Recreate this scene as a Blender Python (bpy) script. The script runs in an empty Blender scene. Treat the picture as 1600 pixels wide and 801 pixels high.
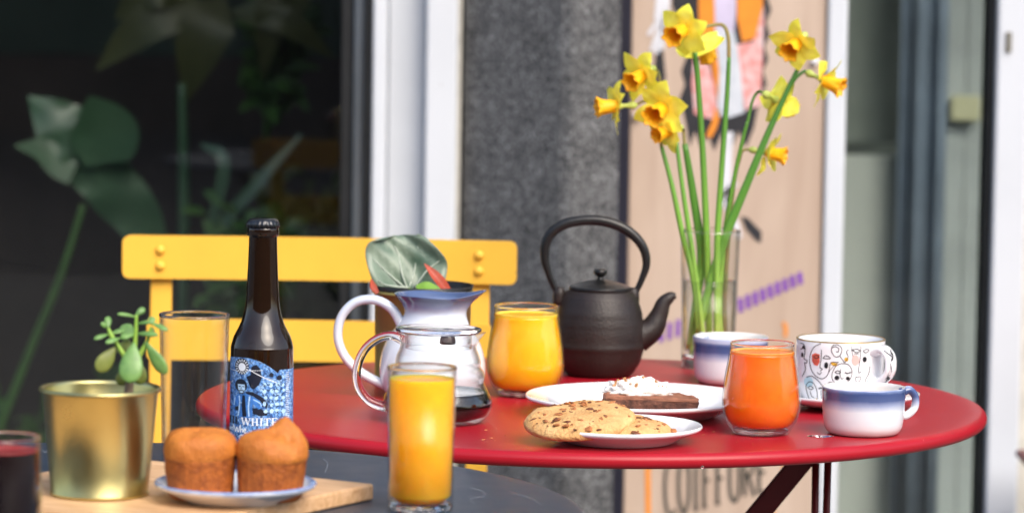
import bpy, bmesh, math, random
from mathutils import Vector, Matrix, noise
PI = math.pi
random.seed(7)
sc = bpy.context.scene
C = sc.collection

# ------------------------------------------------------------------ camera
CAM_Z, FPX, PITCH, ROLL = 1.186, 5850.0, 0.084, math.radians(0.85)
cam = bpy.data.cameras.new('camera'); cam_o = bpy.data.objects.new('camera', cam); C.objects.link(cam_o)
cam.sensor_width = 36.0; cam.lens = FPX / 1600.0 * 36.0
cam.clip_start = 0.05; cam.clip_end = 500
CAM_M = Matrix.Translation((0, 0, CAM_Z)) @ Matrix.Rotation(PI / 2 - PITCH, 4, 'X') @ Matrix.Rotation(ROLL, 4, 'Z')
cam_o.matrix_world = CAM_M
cam.dof.use_dof = True; cam.dof.focus_distance = 3.36; cam.dof.aperture_fstop = 7.0
sc.camera = cam_o

# ------------------------------------------------------------------ sky, sun, exposure
SUN_FROM = Vector((0.38, -0.66, 0.72)).normalized()
w = bpy.data.worlds.new('World'); sc.world = w; w.use_nodes = True
nt = w.node_tree; bg = nt.nodes['Background']
sky = nt.nodes.new('ShaderNodeTexSky'); sky.sky_type = 'NISHITA'; sky.sun_disc = False
sky.sun_elevation = math.asin(SUN_FROM.z); sky.sun_rotation = math.atan2(SUN_FROM.x, SUN_FROM.y)
sky.air_density = 1.0; sky.dust_density = 3.5; sky.ozone_density = 1.0
nt.links.new(sky.outputs[0], bg.inputs[0]); bg.inputs[1].default_value = 0.15
sun = bpy.data.lights.new('sun', 'SUN'); sun.energy = 1.1; sun.angle = math.radians(45); sun.color = (1.0, 0.95, 0.88)
sun_o = bpy.data.objects.new('sun', sun); C.objects.link(sun_o)
sun_o.rotation_euler = (-SUN_FROM).to_track_quat('-Z', 'Y').to_euler(); sun_o.location = (3, -4, 8)
sc.view_settings.view_transform = 'Standard'; sc.view_settings.look = 'None'
sc.view_settings.exposure = 1.0; sc.view_settings.gamma = 1.0
sc.view_settings.use_curve_mapping = False
sc.render.engine = 'CYCLES'
sc.cycles.use_denoising = True
sc.cycles.max_bounces = 14; sc.cycles.transmission_bounces = 14; sc.cycles.transparent_max_bounces = 16
sc.cycles.glossy_bounces = 6; sc.cycles.diffuse_bounces = 5

# ------------------------------------------------------------------ helpers
CAM_R = CAM_M.to_3x3(); CAM_P = Vector((0, 0, CAM_Z))
def ray(px, py): return CAM_R @ Vector(((px - 800) / FPX, (400.5 - py) / FPX, -1.0))
def at(px, py, Y):                       # world point at distance Y seen at that place of the picture
    d = ray(px, py); return CAM_P + d * (Y / d.y)
def on(px, py, z):
    d = ray(px, py); return CAM_P + d * ((z - CAM_Z) / d.z)
def mm(Y): return Y / FPX                # metres per picture unit at distance Y

def wl(o):
    p = Vector((0, 0, 0))
    while o is not None: p += o.location; o = o.parent
    return p

def mk(name, verts, faces, mat=None, parent=None, smooth=True, world=False, recalc=True):
    if world and parent is not None:
        off = wl(parent); verts = [Vector(v) - off for v in verts]
    me = bpy.data.meshes.new(name); me.from_pydata([tuple(v) for v in verts], [], faces)
    if recalc:
        b = bmesh.new(); b.from_mesh(me); bmesh.ops.recalc_face_normals(b, faces=b.faces); b.to_mesh(me); b.free()
    if smooth:
        for p in me.polygons: p.use_smooth = True
    o = bpy.data.objects.new(name, me); C.objects.link(o)
    if mat: me.materials.append(mat)
    o.parent = parent
    return o

def mkbm(name, bm, mat=None, parent=None, smooth=False, world=False):
    if world and parent is not None:
        off = wl(parent)
        for v in bm.verts: v.co -= off
    me = bpy.data.meshes.new(name); bm.to_mesh(me); bm.free()
    if smooth:
        for p in me.polygons: p.use_smooth = True
    o = bpy.data.objects.new(name, me); C.objects.link(o)
    if mat: me.materials.append(mat)
    o.parent = parent
    return o

def tag(o, label, cat=None, group=None, kind=None):
    if label: o['label'] = label
    if cat: o['category'] = cat
    if group: o['group'] = group
    if kind: o['kind'] = kind
    return o

def thing(name, label, cat, loc=(0, 0, 0), group=None, kind=None):
    o = bpy.data.objects.new(name, None); C.objects.link(o); o.location = loc
    o.empty_display_size = 0.05
    return tag(o, label, cat, group, kind)

def catmull(P, n=8):
    P = [Vector(p) for p in P]
    if len(P) < 3: 
        return [P[0].lerp(P[-1], k / n) for k in range(n + 1)]
    Q = [2 * P[0] - P[1]] + P + [2 * P[-1] - P[-2]]
    out = []
    for i in range(1, len(Q) - 2):
        for k in range(n):
            t = k / n
            a, b, c, d = Q[i - 1], Q[i], Q[i + 1], Q[i + 2]
            out.append(0.5 * ((2 * b) + (c - a) * t + (2 * a - 5 * b + 4 * c - d) * t * t + (3 * b - a - 3 * c + d) * t ** 3))
    out.append(P[-1]); return out

def interp(vals, n_out):
    m = len(vals) - 1; out = []
    for k in range(n_out):
        t = k / (n_out - 1) * m; i = min(int(t), m - 1); f = t - i
        out.append(vals[i] * (1 - f) + vals[i + 1] * f)
    return out

def lathe(prof, seg=64, fn=None):
    """prof: (r, z) from start to end; r == 0 closes on the axis."""
    V = []; F = []; rings = []
    for r, z in prof:
        if r <= 1e-7:
            rings.append([len(V)]); V.append(Vector((0, 0, z)))
        else:
            ids = []
            for k in range(seg):
                a = 2 * PI * k / seg
                p = Vector((r * math.cos(a), r * math.sin(a), z))
                if fn: p = fn(p, a, r, z)
                ids.append(len(V)); V.append(p)
            rings.append(ids)
    for A, B in zip(rings[:-1], rings[1:]):
        if len(A) == 1 and len(B) == 1: continue
        for k in range(seg):
            k2 = (k + 1) % seg
            if len(A) == 1: F.append((A[0], B[k], B[k2]))
            elif len(B) == 1: F.append((A[k], B[0], A[k2]))
            else: F.append((A[k], B[k], B[k2], A[k2]))
    return V, F

def smooth_prof(P, n=6):
    return [(max(p.x, 0), p.z) for p in catmull([(a, 0, b) for a, b in P], n)]

def tube(P, radii, seg=12, n=8, flat=1.0, hint=None, smooth=True, caps=True):
    pts = catmull(P, n) if smooth else [Vector(p) for p in P]
    R = interp(radii, len(pts)) if len(radii) > 1 else [radii[0]] * len(pts)
    V = []; F = []
    t0 = (pts[1] - pts[0]).normalized()
    h = Vector(hint) if hint else (Vector((0, 0, 1)) if abs(t0.z) < 0.9 else Vector((1, 0, 0)))
    nrm = (h - t0 * h.dot(t0)).normalized()
    for i, p in enumerate(pts):
        t = (pts[min(i + 1, len(pts) - 1)] - pts[max(i - 1, 0)]).normalized()
        nrm = (nrm - t * nrm.dot(t)).normalized(); bi = t.cross(nrm)
        for k in range(seg):
            a = 2 * PI * k / seg
            V.append(p + (nrm * math.cos(a) + bi * math.sin(a) * flat) * R[i])
    for i in range(len(pts) - 1):
        for k in range(seg):
            k2 = (k + 1) % seg
            F.append((i * seg + k, i * seg + k2, (i + 1) * seg + k2, (i + 1) * seg + k))
    if caps:
        F.append(tuple(range(seg))[::-1]); F.append(tuple((len(pts) - 1) * seg + k for k in range(seg)))
    return V, F

def boxbm(x0, x1, y0, y1, z0, z1, bev=0.0, seg=2, bm=None):
    own = bm is None
    bm = bm or bmesh.new()
    r = bmesh.ops.create_cube(bm, size=1)
    for v in r['verts']:
        v.co = Vector(((x0 + x1) / 2 + v.co.x * (x1 - x0), (y0 + y1) / 2 + v.co.y * (y1 - y0), (z0 + z1) / 2 + v.co.z * (z1 - z0)))
    if bev > 0 and own:
        bmesh.ops.bevel(bm, geom=bm.edges[:], offset=bev, segments=seg, affect='EDGES', profile=0.5)
    return bm

def leafstrip(mid, widths, normal, fold=0.15, across=4, n=5, ruffle=0.0, curl=0.0, seed=0):
    pts = catmull(mid, n); W = interp(widths, len(pts))
    # smooth the widths
    W = [W[0]] + [(W[max(i - 1, 0)] + 2 * W[i] + W[min(i + 1, len(W) - 1)]) / 4 for i in range(1, len(W) - 1)] + [W[-1]]
    V = []; F = []; m = across
    nrm = Vector(normal).normalized()
    for i, p in enumerate(pts):
        t = (pts[min(i + 1, len(pts) - 1)] - pts[max(i - 1, 0)]).normalized()
        nn = (nrm - t * nrm.dot(t)).normalized(); s = t.cross(nn).normalized()
        for j in range(m + 1):
            x = -1 + 2 * j / m
            rf = ruffle * W[i] * math.sin(i * 1.1 + x * 2.3 + seed) * abs(x)
            V.append(p + s * x * W[i] + nn * (fold * abs(x) * W[i] - curl * x * x * W[i] + rf))
    for i in range(len(pts) - 1):
        for j in range(m):
            a = i * (m + 1) + j; F.append((a, a + 1, a + m + 2, a + m + 1))
    return V, F

def jitter(V, amp, freq, seed=0.0, oct=3):
    out = []
    for v in V:
        p = Vector(v); q = p * freq + Vector((seed, seed * 1.7, seed * 0.3))
        out.append(p + Vector(p - Vector((0, 0, p.z * 0.5))).normalized() * amp * noise.fractal(q, 1.0, 2.0, oct))
    return out

def ribbon2(pts, wd, fmap, n=6, smooth=True):
    """a flat stroke along 2-D points, mapped to 3-D by fmap"""
    P = catmull([(a, b, 0) for a, b in pts], n) if smooth and len(pts) > 2 else [Vector((a, b, 0)) for a, b in pts]
    if not smooth or len(pts) <= 2:
        Q = []
        for a, b in zip(P[:-1], P[1:]):
            for k in range(4): Q.append(a.lerp(b, k / 4))
        Q.append(P[-1]); P = Q
    V = []; F = []
    for i, p in enumerate(P):
        t = (P[min(i + 1, len(P) - 1)] - P[max(i - 1, 0)])
        t = t.normalized() if t.length > 1e-9 else Vector((1, 0, 0))
        s = Vector((-t.y, t.x, 0)) * wd / 2
        V += [fmap(p.x + s.x, p.y + s.y), fmap(p.x - s.x, p.y - s.y)]
    for i in range(len(P) - 1):
        F.append((2 * i, 2 * i + 1, 2 * i + 3, 2 * i + 2))
    return V, F

def poly2(pts, fmap, cuts=2):
    bm = bmesh.new(); vs = [bm.verts.new((a, b, 0)) for a, b in pts]; bm.faces.new(vs)
    bmesh.ops.triangulate(bm, faces=bm.faces[:])
    if cuts: bmesh.ops.subdivide_edges(bm, edges=bm.edges[:], cuts=cuts, use_grid_fill=True)
    bm.verts.index_update(); bm.verts.ensure_lookup_table()
    V = [fmap(v.co.x, v.co.y) for v in bm.verts]; F = [tuple(v.index for v in f.verts) for f in bm.faces]
    bm.free(); return V, F

def join(parts):
    V = []; F = []
    for v, f in parts:
        k = len(V); V += list(v); F += [tuple(i + k for i in q) for q in f]
    return V, F

def ell(cx, cy, rx, ry, n=20, a0=0.0): return [(cx + rx * math.cos(a0 + 2 * PI * k / n), cy + ry * math.sin(a0 + 2 * PI * k / n)) for k in range(n)]

# ------------------------------------------------------------------ materials
MATS = {}
def nodes_of(m):
    m.use_nodes = True; return m.node_tree, m.node_tree.nodes['Principled BSDF']
def mat(name, col, rough=0.5, metal=0.0, spec=0.5, var=0.0, vscale=20.0, bump=0.0, bscale=60.0, col2=None, coat=0.0, sss=0.0, sssr=(0.01, 0.004, 0.002), trans=0.0, ior=1.45, rvar=0.0):
    m = bpy.data.materials.new(name); nt, b = nodes_of(m)
    b.inputs['Base Color'].default_value = (*col, 1); b.inputs['Roughness'].default_value = rough
    b.inputs['Metallic'].default_value = metal; b.inputs['Specular IOR Level'].default_value = spec
    b.inputs['Coat Weight'].default_value = coat; b.inputs['Coat Roughness'].default_value = 0.08
    b.inputs['IOR'].default_value = ior
    if trans: b.inputs['Transmission Weight'].default_value = trans
    if sss:
        b.inputs['Subsurface Weight'].default_value = sss; b.inputs['Subsurface Radius'].default_value = sssr; b.inputs['Subsurface Scale'].default_value = 1.0
    tc = nt.nodes.new('ShaderNodeTexCoord')
    if var or col2:
        n = nt.nodes.new('ShaderNodeTexNoise'); n.inputs['Scale'].default_value = vscale; n.inputs['Detail'].default_value = 6; n.inputs['Roughness'].default_value = 0.62
        nt.links.new(tc.outputs['Object'], n.inputs['Vector'])
        r = nt.nodes.new('ShaderNodeValToRGB'); nt.links.new(n.outputs['Fac'], r.inputs[0])
        c2 = col2 or tuple(min(1, c * (1 + var)) for c in col); c1 = col if col2 else tuple(c * (1 - var) for c in col)
        r.color_ramp.elements[0].color = (*c1, 1); r.color_ramp.elements[1].color = (*c2, 1)
        r.color_ramp.elements[0].position = 0.33; r.color_ramp.elements[1].position = 0.67
        nt.links.new(r.outputs[0], b.inputs['Base Color'])
        if rvar:
            mr = nt.nodes.new('ShaderNodeMapRange'); nt.links.new(n.outputs['Fac'], mr.inputs['Value'])
            mr.inputs['From Min'].default_value = 0.3; mr.inputs['From Max'].default_value = 0.7
            mr.inputs['To Min'].default_value = rough - rvar; mr.inputs['To Max'].default_value = rough + rvar
            nt.links.new(mr.outputs[0], b.inputs['Roughness'])
    if bump:
        n2 = nt.nodes.new('ShaderNodeTexNoise'); n2.inputs['Scale'].default_value = bscale; n2.inputs['Detail'].default_value = 5
        nt.links.new(tc.outputs['Object'], n2.inputs['Vector'])
        bp = nt.nodes.new('ShaderNodeBump'); bp.inputs['Strength'].default_value = bump; bp.inputs['Distance'].default_value = 0.002
        nt.links.new(n2.outputs['Fac'], bp.inputs['Height']); nt.links.new(bp.outputs[0], b.inputs['Normal'])
    MATS[name] = m; return m

def ramp_z(name, stops, rough=0.12, coat=0.3, noise_amp=0.004, base=None):
    """colour bands that belong to the glaze, by height on the object"""
    m = bpy.data.materials.new(name); nt, b = nodes_of(m)
    tc = nt.nodes.new('ShaderNodeTexCoord'); sx = nt.nodes.new('ShaderNodeSeparateXYZ'); nt.links.new(tc.outputs['Object'], sx.inputs[0])
    n = nt.nodes.new('ShaderNodeTexNoise'); n.inputs['Scale'].default_value = 55; n.inputs['Detail'].default_value = 4
    nt.links.new(tc.outputs['Object'], n.inputs['Vector'])
    ma = nt.nodes.new('ShaderNodeMath'); ma.operation = 'MULTIPLY_ADD'; nt.links.new(n.outputs['Fac'], ma.inputs[0]); ma.inputs[1].default_value = noise_amp * 2
    nt.links.new(sx.outputs['Z'], ma.inputs[2])
    z0, z1 = stops[0][0], stops[-1][0]
    mr = nt.nodes.new('ShaderNodeMapRange'); nt.links.new(ma.outputs[0], mr.inputs['Value'])
    mr.inputs['From Min'].default_value = z0 + noise_amp; mr.inputs['From Max'].default_value = z1 + noise_amp
    r = nt.nodes.new('ShaderNodeValToRGB'); nt.links.new(mr.outputs[0], r.inputs[0])
    cr = r.color_ramp
    while len(cr.elements) < len(stops): cr.elements.new(0.5)
    for e, (z, c) in zip(cr.elements, stops): e.position = (z - z0) / (z1 - z0); e.color = (*c, 1)
    nt.links.new(r.outputs[0], b.inputs['Base Color'])
    b.inputs['Roughness'].default_value = rough; b.inputs['Coat Weight'].default_value = coat; b.inputs['Coat Roughness'].default_value = 0.05
    return m

def add_specks(m, col, scale, size, keep=0.6):
    nt = m.node_tree; b = nt.nodes['Principled BSDF']; tc = nt.nodes.new('ShaderNodeTexCoord')
    v = nt.nodes.new('ShaderNodeTexVoronoi'); v.inputs['Scale'].default_value = scale; nt.links.new(tc.outputs['Object'], v.inputs['Vector'])
    sp = nt.nodes.new('ShaderNodeSeparateColor'); nt.links.new(v.outputs['Color'], sp.inputs[0])
    mr = nt.nodes.new('ShaderNodeMapRange'); nt.links.new(sp.outputs[0], mr.inputs['Value'])
    mr.inputs['From Min'].default_value = keep; mr.inputs['From Max'].default_value = 1.0; mr.inputs['To Min'].default_value = 0.0; mr.inputs['To Max'].default_value = size
    lt = nt.nodes.new('ShaderNodeMath'); lt.operation = 'LESS_THAN'; nt.links.new(v.outputs['Distance'], lt.inputs[0]); nt.links.new(mr.outputs[0], lt.inputs[1])
    mu = nt.nodes.new('ShaderNodeMath'); mu.operation = 'MULTIPLY'; mu.inputs[1].default_value = 0.65; nt.links.new(lt.outputs[0], mu.inputs[0])
    mx = nt.nodes.new('ShaderNodeMix'); mx.data_type = 'RGBA'; nt.links.new(mu.outputs[0], mx.inputs[0])
    old = b.inputs['Base Color'].links
    if old: nt.links.new(old[0].from_socket, mx.inputs[6])
    else: mx.inputs[6].default_value = b.inputs['Base Color'].default_value
    mx.inputs[7].default_value = (*col, 1); nt.links.new(mx.outputs[2], b.inputs['Base Color'])
M = {}
M['white_frame'] = mat('white_upvc', (0.60, 0.63, 0.67), 0.35, var=0.04, vscale=4, bump=0.05, bscale=30)
M['frame_grey'] = mat('pale_grey_upvc', (0.50, 0.53, 0.57), 0.4, var=0.05, vscale=4)
M['sealant'] = mat('sealant', (0.55, 0.53, 0.47), 0.7, var=0.15, vscale=30)
M['rubber'] = mat('black_rubber', (0.012, 0.013, 0.014), 0.5, var=0.2)
M['alu'] = mat('brushed_aluminium', (0.35, 0.40, 0.44), 0.35, metal=1.0, var=0.1, vscale=8)
M['navy'] = mat('navy_paint', (0.010, 0.010, 0.022), 0.45, var=0.2)
M['red'] = mat('red_powder_coat', (0.37, 0.008, 0.018), 0.34, spec=0.38, var=0.05, vscale=6, bump=0.06, bscale=900, rvar=0.03)
M['shaded_red'] = mat('shaded_red_powder_coat', (0.13, 0.005, 0.008), 0.42, var=0.15, vscale=20, bump=0.05, bscale=500)  # the table red darkened: shade under the tabletop put into the colour
M['slate'] = mat('slate_blue_powder_coat', (0.026, 0.040, 0.062), 0.38, var=0.15, vscale=10, bump=0.06, bscale=800, rvar=0.06)
M['scratch'] = mat('pale_scratch', (0.22, 0.24, 0.27), 0.6)
M['yellow'] = mat('yellow_powder_coat', (0.85, 0.475, 0.055), 0.42, var=0.04, vscale=12, bump=0.05, bscale=600)
M['iron'] = mat('brown_black_cast_iron', (0.018, 0.012, 0.010), 0.46, var=0.25, vscale=40, bump=0.25, bscale=420)
M['iron_black'] = mat('black_enamelled_iron', (0.010, 0.010, 0.010), 0.30, var=0.2, vscale=60, bump=0.08, bscale=300)
M['white_china'] = mat('white_china', (0.80, 0.81, 0.83), 0.10, coat=0.4, var=0.012, vscale=8)
M['ink'] = mat('black_ink', (0.010, 0.010, 0.012), 0.4)
M['gilt'] = mat('gilt_line', (0.55, 0.38, 0.14), 0.3, metal=0.8)
M['coral'] = mat('coral_print', (0.62, 0.10, 0.06), 0.4, var=0.3, vscale=150)
M['pink'] = mat('pink_print', (0.80, 0.44, 0.40), 0.4)
M['skyblue'] = mat('pale_blue_print', (0.42, 0.62, 0.70), 0.4)
M['mustard'] = mat('mustard_print', (0.62, 0.36, 0.05), 0.4)
M['brass'] = mat('gold_coloured_metal', (0.60, 0.53, 0.23), 0.31, metal=1.0, var=0.05, vscale=18, bump=0.04, bscale=25, rvar=0.05)
M['plastic_black'] = mat('black_plastic', (0.012, 0.012, 0.012), 0.4)
M['soil'] = mat('soil', (0.03, 0.02, 0.013), 0.9, var=0.5, vscale=90, bump=0.8, bscale=200)
M['oj'] = mat('orange_juice', (0.98, 0.46, 0.010), 0.25, var=0.04, vscale=60, sss=1.0, sssr=(0.045, 0.022, 0.003))
M['oj2'] = mat('deep_orange_juice', (0.97, 0.40, 0.010), 0.25, var=0.05, vscale=60, sss=1.0, sssr=(0.045, 0.022, 0.003))
M['blood'] = mat('blood_orange_juice', (0.94, 0.185, 0.009), 0.25, var=0.06, vscale=60, sss=1.0, sssr=(0.045, 0.012, 0.002))
M['cola'] = mat('dark_berry_drink', (0.010, 0.004, 0.004), 0.15, spec=0.5)
M['cola_top'] = mat('berry_drink_foam', (0.30, 0.03, 0.03), 0.3)
M['coffee'] = mat('black_coffee', (0.006, 0.004, 0.003), 0.06)
M['muffin'] = mat('muffin_crust', (0.43, 0.125, 0.016), 0.52, col2=(0.58, 0.20, 0.028), vscale=60, bump=0.8, bscale=420)
M['muffin_side'] = mat('muffin_side', (0.24, 0.058, 0.007), 0.65, col2=(0.44, 0.120, 0.014), vscale=150, bump=1.0, bscale=420)
M['cookie'] = mat('cookie_dough', (0.54, 0.28, 0.095), 0.75, col2=(0.72, 0.45, 0.19), vscale=60, bump=1.0, bscale=330)
M['choc'] = mat('chocolate_chip', (0.17, 0.055, 0.022), 0.45, var=0.5, vscale=90)
M['caramel'] = mat('caramel_chip', (0.40, 0.15, 0.05), 0.45, var=0.35, vscale=90)
M['brownie'] = mat('brownie_crumb', (0.055, 0.020, 0.012), 0.75, col2=(0.17, 0.062, 0.036), vscale=160, bump=1.0, bscale=260)
M['brownie_top'] = mat('brownie_crust', (0.20, 0.075, 0.04), 0.7, col2=(0.36, 0.15, 0.085), vscale=70, bump=0.6, bscale=240)
M['cream'] = mat('whipped_cream', (0.84, 0.80, 0.74), 0.55, var=0.04, vscale=80, bump=0.4, bscale=180, sss=0.3, sssr=(0.006, 0.005, 0.004))
M['nut'] = mat('chopped_nut', (0.48, 0.24, 0.10), 0.6, var=0.35, vscale=80)
M['leaf'] = mat('jade_leaf', (0.085, 0.20, 0.045), 0.40, col2=(0.20, 0.36, 0.10), vscale=55, coat=0.15, sss=0.15, sssr=(0.003, 0.006, 0.002))
M['leaf_yel'] = mat('yellowish_leaf', (0.13, 0.17, 0.03), 0.42, col2=(0.22, 0.25, 0.06), vscale=38)
M['twig'] = mat('woody_stem', (0.20, 0.145, 0.10), 0.8, var=0.4, vscale=120, bump=0.6, bscale=200)
M['stem'] = mat('daffodil_stem', (0.10, 0.26, 0.025), 0.45, col2=(0.17, 0.36, 0.05), vscale=30, sss=0.15, sssr=(0.003, 0.006, 0.002))
M['stem'] = ramp_z('daffodil_stem', [(0, (.46, .55, .12)), (.05, (.30, .48, .07)), (.12, (.17, .37, .04)), (.22, (.09, .25, .03)), (.36, (.06, .18, .025))], rough=.42, coat=0.0, noise_amp=.008)
M['stem_dark'] = ramp_z('daffodil_blade', [(0, (.40, .52, .10)), (.06, (.20, .40, .05)), (.14, (.09, .26, .03)), (.30, (.04, .14, .02))], rough=.42, coat=0.0, noise_amp=.008)
M['stem_dark_flat'] = mat('daffodil_stem_dark', (0.035, 0.13, 0.022), 0.45, col2=(0.075, 0.21, 0.035), vscale=30)
M['neck'] = mat('papery_neck', (0.30, 0.20, 0.075), 0.6, col2=(0.19, 0.21, 0.06), vscale=90)
M['trumpet'] = mat('orange_trumpet', (0.97, 0.40, 0.006), 0.5, col2=(0.99, 0.52, 0.014), vscale=70, sss=0.25, sssr=(0.004, 0.003, 0.001))
M['sill'] = mat('plywood', (0.42, 0.33, 0.25), 0.6, var=0.1)
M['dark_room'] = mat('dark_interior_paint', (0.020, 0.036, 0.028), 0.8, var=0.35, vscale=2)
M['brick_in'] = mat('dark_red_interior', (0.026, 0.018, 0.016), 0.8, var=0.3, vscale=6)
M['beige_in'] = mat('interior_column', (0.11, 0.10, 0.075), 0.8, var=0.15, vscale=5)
M['grey_panel'] = mat('grey_green_panel', (0.46, 0.50, 0.47), 0.6, col2=(0.54, 0.57, 0.54), vscale=2.2)
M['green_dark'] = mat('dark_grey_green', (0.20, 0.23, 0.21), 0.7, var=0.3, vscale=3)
M['navy_cloth'] = mat('navy_cloth', (0.22, 0.28, 0.36), 0.8, var=0.2, vscale=9)
M['blind'] = mat('pale_blind', (0.38, 0.42, 0.42), 0.7, var=0.12, vscale=7)
M['ochre'] = mat('ochre_paint', (0.52, 0.52, 0.34), 0.6)
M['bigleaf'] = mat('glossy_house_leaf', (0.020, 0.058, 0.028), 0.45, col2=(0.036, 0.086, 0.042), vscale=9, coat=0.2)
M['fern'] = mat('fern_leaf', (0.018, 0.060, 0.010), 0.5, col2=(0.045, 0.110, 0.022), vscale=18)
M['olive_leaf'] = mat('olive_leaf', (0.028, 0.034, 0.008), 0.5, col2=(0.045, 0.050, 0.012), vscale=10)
M['vase_water'] = mat('vase_water', (1, 1, 1), 0.0, trans=1.0, ior=1.14)
M['drop'] = mat('water', (1, 1, 1), 0.0, trans=1.0, ior=1.33)
M['glass'] = mat('clear_glass', (1, 1, 1), 0.0, trans=1.0, ior=1.46)
M['brown_glass'] = mat('brown_bottle_glass', (0.013, 0.006, 0.003), 0.04, coat=0.4, spec=0.45)
M['cap'] = mat('black_crown_cap', (0.012, 0.014, 0.018), 0.28, metal=0.3, coat=0.5)
M['tower'] = mat('terrace_brick', (0.13, 0.085, 0.065), 0.85, var=0.25, vscale=3)
M['steel_dark'] = mat('dark_strainer', (0.05, 0.05, 0.05), 0.35, metal=0.7)
M['hinge'] = mat('lock_hole', (0.16, 0.15, 0.12), 0.6)

def petal_mat():
    m = bpy.data.materials.new('yellow_petal'); nt, b = nodes_of(m)
    tc = nt.nodes.new('ShaderNodeTexCoord'); n = nt.nodes.new('ShaderNodeTexNoise'); n.inputs['Scale'].default_value = 120; n.inputs['Detail'].default_value = 4
    nt.links.new(tc.outputs['Object'], n.inputs['Vector'])
    r = nt.nodes.new('ShaderNodeValToRGB'); nt.links.new(n.outputs['Fac'], r.inputs[0])
    r.color_ramp.elements[0].color = (1.0, 0.93, 0.06, 1); r.color_ramp.elements[1].color = (1.0, 0.97, 0.14, 1)
    r.color_ramp.elements[0].position = 0.3; r.color_ramp.elements[1].position = 0.7
    nt.links.new(r.outputs[0], b.inputs['Base Color']); b.inputs['Roughness'].default_value = 0.55
    tr = nt.nodes.new('ShaderNodeBsdfTranslucent'); nt.links.new(r.outputs[0], tr.inputs['Color'])
    mx = nt.nodes.new('ShaderNodeMixShader'); mx.inputs[0].default_value = 0.22
    nt.links.new(b.outputs[0], mx.inputs[1]); nt.links.new(tr.outputs[0], mx.inputs[2])
    nt.links.new(mx.outputs[0], nt.nodes['Material Output'].inputs['Surface'])
    return m
M['petal'] = petal_mat()

def clear_sheet(name, tint, boost, rough=0.01, power=5.0):
    """thin clear wall: passes light straight on, mirrors more towards grazing angles (Schlick)"""
    m = bpy.data.materials.new(name); m.use_nodes = True; nt = m.node_tree
    for n in list(nt.nodes):
        if n.type != 'OUTPUT_MATERIAL': nt.nodes.remove(n)
    tr = nt.nodes.new('ShaderNodeBsdfTransparent'); tr.inputs[0].default_value = (*tint, 1)
    gl = nt.nodes.new('ShaderNodeBsdfGlossy'); gl.inputs['Roughness'].default_value = rough
    lw = nt.nodes.new('ShaderNodeLayerWeight'); lw.inputs['Blend'].default_value = 0.5
    pw = nt.nodes.new('ShaderNodeMath'); pw.operation = 'POWER'; pw.inputs[1].default_value = power; nt.links.new(lw.outputs['Facing'], pw.inputs[0])
    ma = nt.nodes.new('ShaderNodeMath'); ma.operation = 'MULTIPLY_ADD'; ma.inputs[1].default_value = 0.9; ma.inputs[2].default_value = boost; ma.use_clamp = True
    nt.links.new(pw.outputs[0], ma.inputs[0])
    mx = nt.nodes.new('ShaderNodeMixShader'); nt.links.new(ma.outputs[0], mx.inputs[0])
    nt.links.new(tr.outputs[0], mx.inputs[1]); nt.links.new(gl.outputs[0], mx.inputs[2])
    nt.links.new(mx.outputs[0], [n for n in nt.nodes if n.type == 'OUTPUT_MATERIAL'][0].inputs['Surface'])
    return m
M['pane'] = clear_sheet('window_glass', (0.95, 0.97, 0.96), 0.045, 0.015)
M['thin'] = clear_sheet('thin_drinking_glass', (0.985, 0.99, 0.988), 0.018, 0.005, 3.6)


def granite_mat():
    m = bpy.data.materials.new('grey_pebbledash_render'); nt, b = nodes_of(m)
    tc = nt.nodes.new('ShaderNodeTexCoord')
    n = nt.nodes.new('ShaderNodeTexNoise'); n.inputs['Scale'].default_value = 250; n.inputs['Detail'].default_value = 5; n.inputs['Roughness'].default_value = 0.7
    n2 = nt.nodes.new('ShaderNodeTexNoise'); n2.inputs['Scale'].default_value = 22; n2.inputs['Detail'].default_value = 4
    nt.links.new(tc.outputs['Object'], n.inputs['Vector']); nt.links.new(tc.outputs['Object'], n2.inputs['Vector'])
    mx = nt.nodes.new('ShaderNodeMath'); mx.operation = 'MULTIPLY_ADD'; mx.inputs[1].default_value = 0.14
    nt.links.new(n2.outputs['Fac'], mx.inputs[0]); nt.links.new(n.outputs['Fac'], mx.inputs[2])
    r = nt.nodes.new('ShaderNodeValToRGB'); nt.links.new(mx.outputs[0], r.inputs[0])
    e = r.color_ramp.elements; e[0].position = 0.46; e[0].color = (0.012, 0.013, 0.014, 1); e[1].position = 0.74; e[1].color = (0.34, 0.345, 0.355, 1)
    r.color_ramp.elements.new(0.58).color = (0.075, 0.078, 0.082, 1)
    nt.links.new(r.outputs[0], b.inputs['Base Color']); b.inputs['Roughness'].default_value = 0.8
    bp = nt.nodes.new('ShaderNodeBump'); bp.inputs['Strength'].default_value = 0.8; bp.inputs['Distance'].default_value = 0.003
    nt.links.new(n.outputs['Fac'], bp.inputs['Height']); nt.links.new(bp.outputs[0], b.inputs['Normal'])
    return m
M['granite'] = granite_mat()
add_specks(M['red'], (.50, .12, .11), 70, .075, .6)
add_specks(M['slate'], (.20, .22, .25), 60, .08, .6)
add_specks(M['yellow'], (.35, .20, .05), 45, .07, .7)
add_specks(M['leaf'], (.30, .26, .14), 160, .16, .75)
add_specks(M['white_frame'], (.35, .34, .30), 30, .06, .6)

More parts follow.
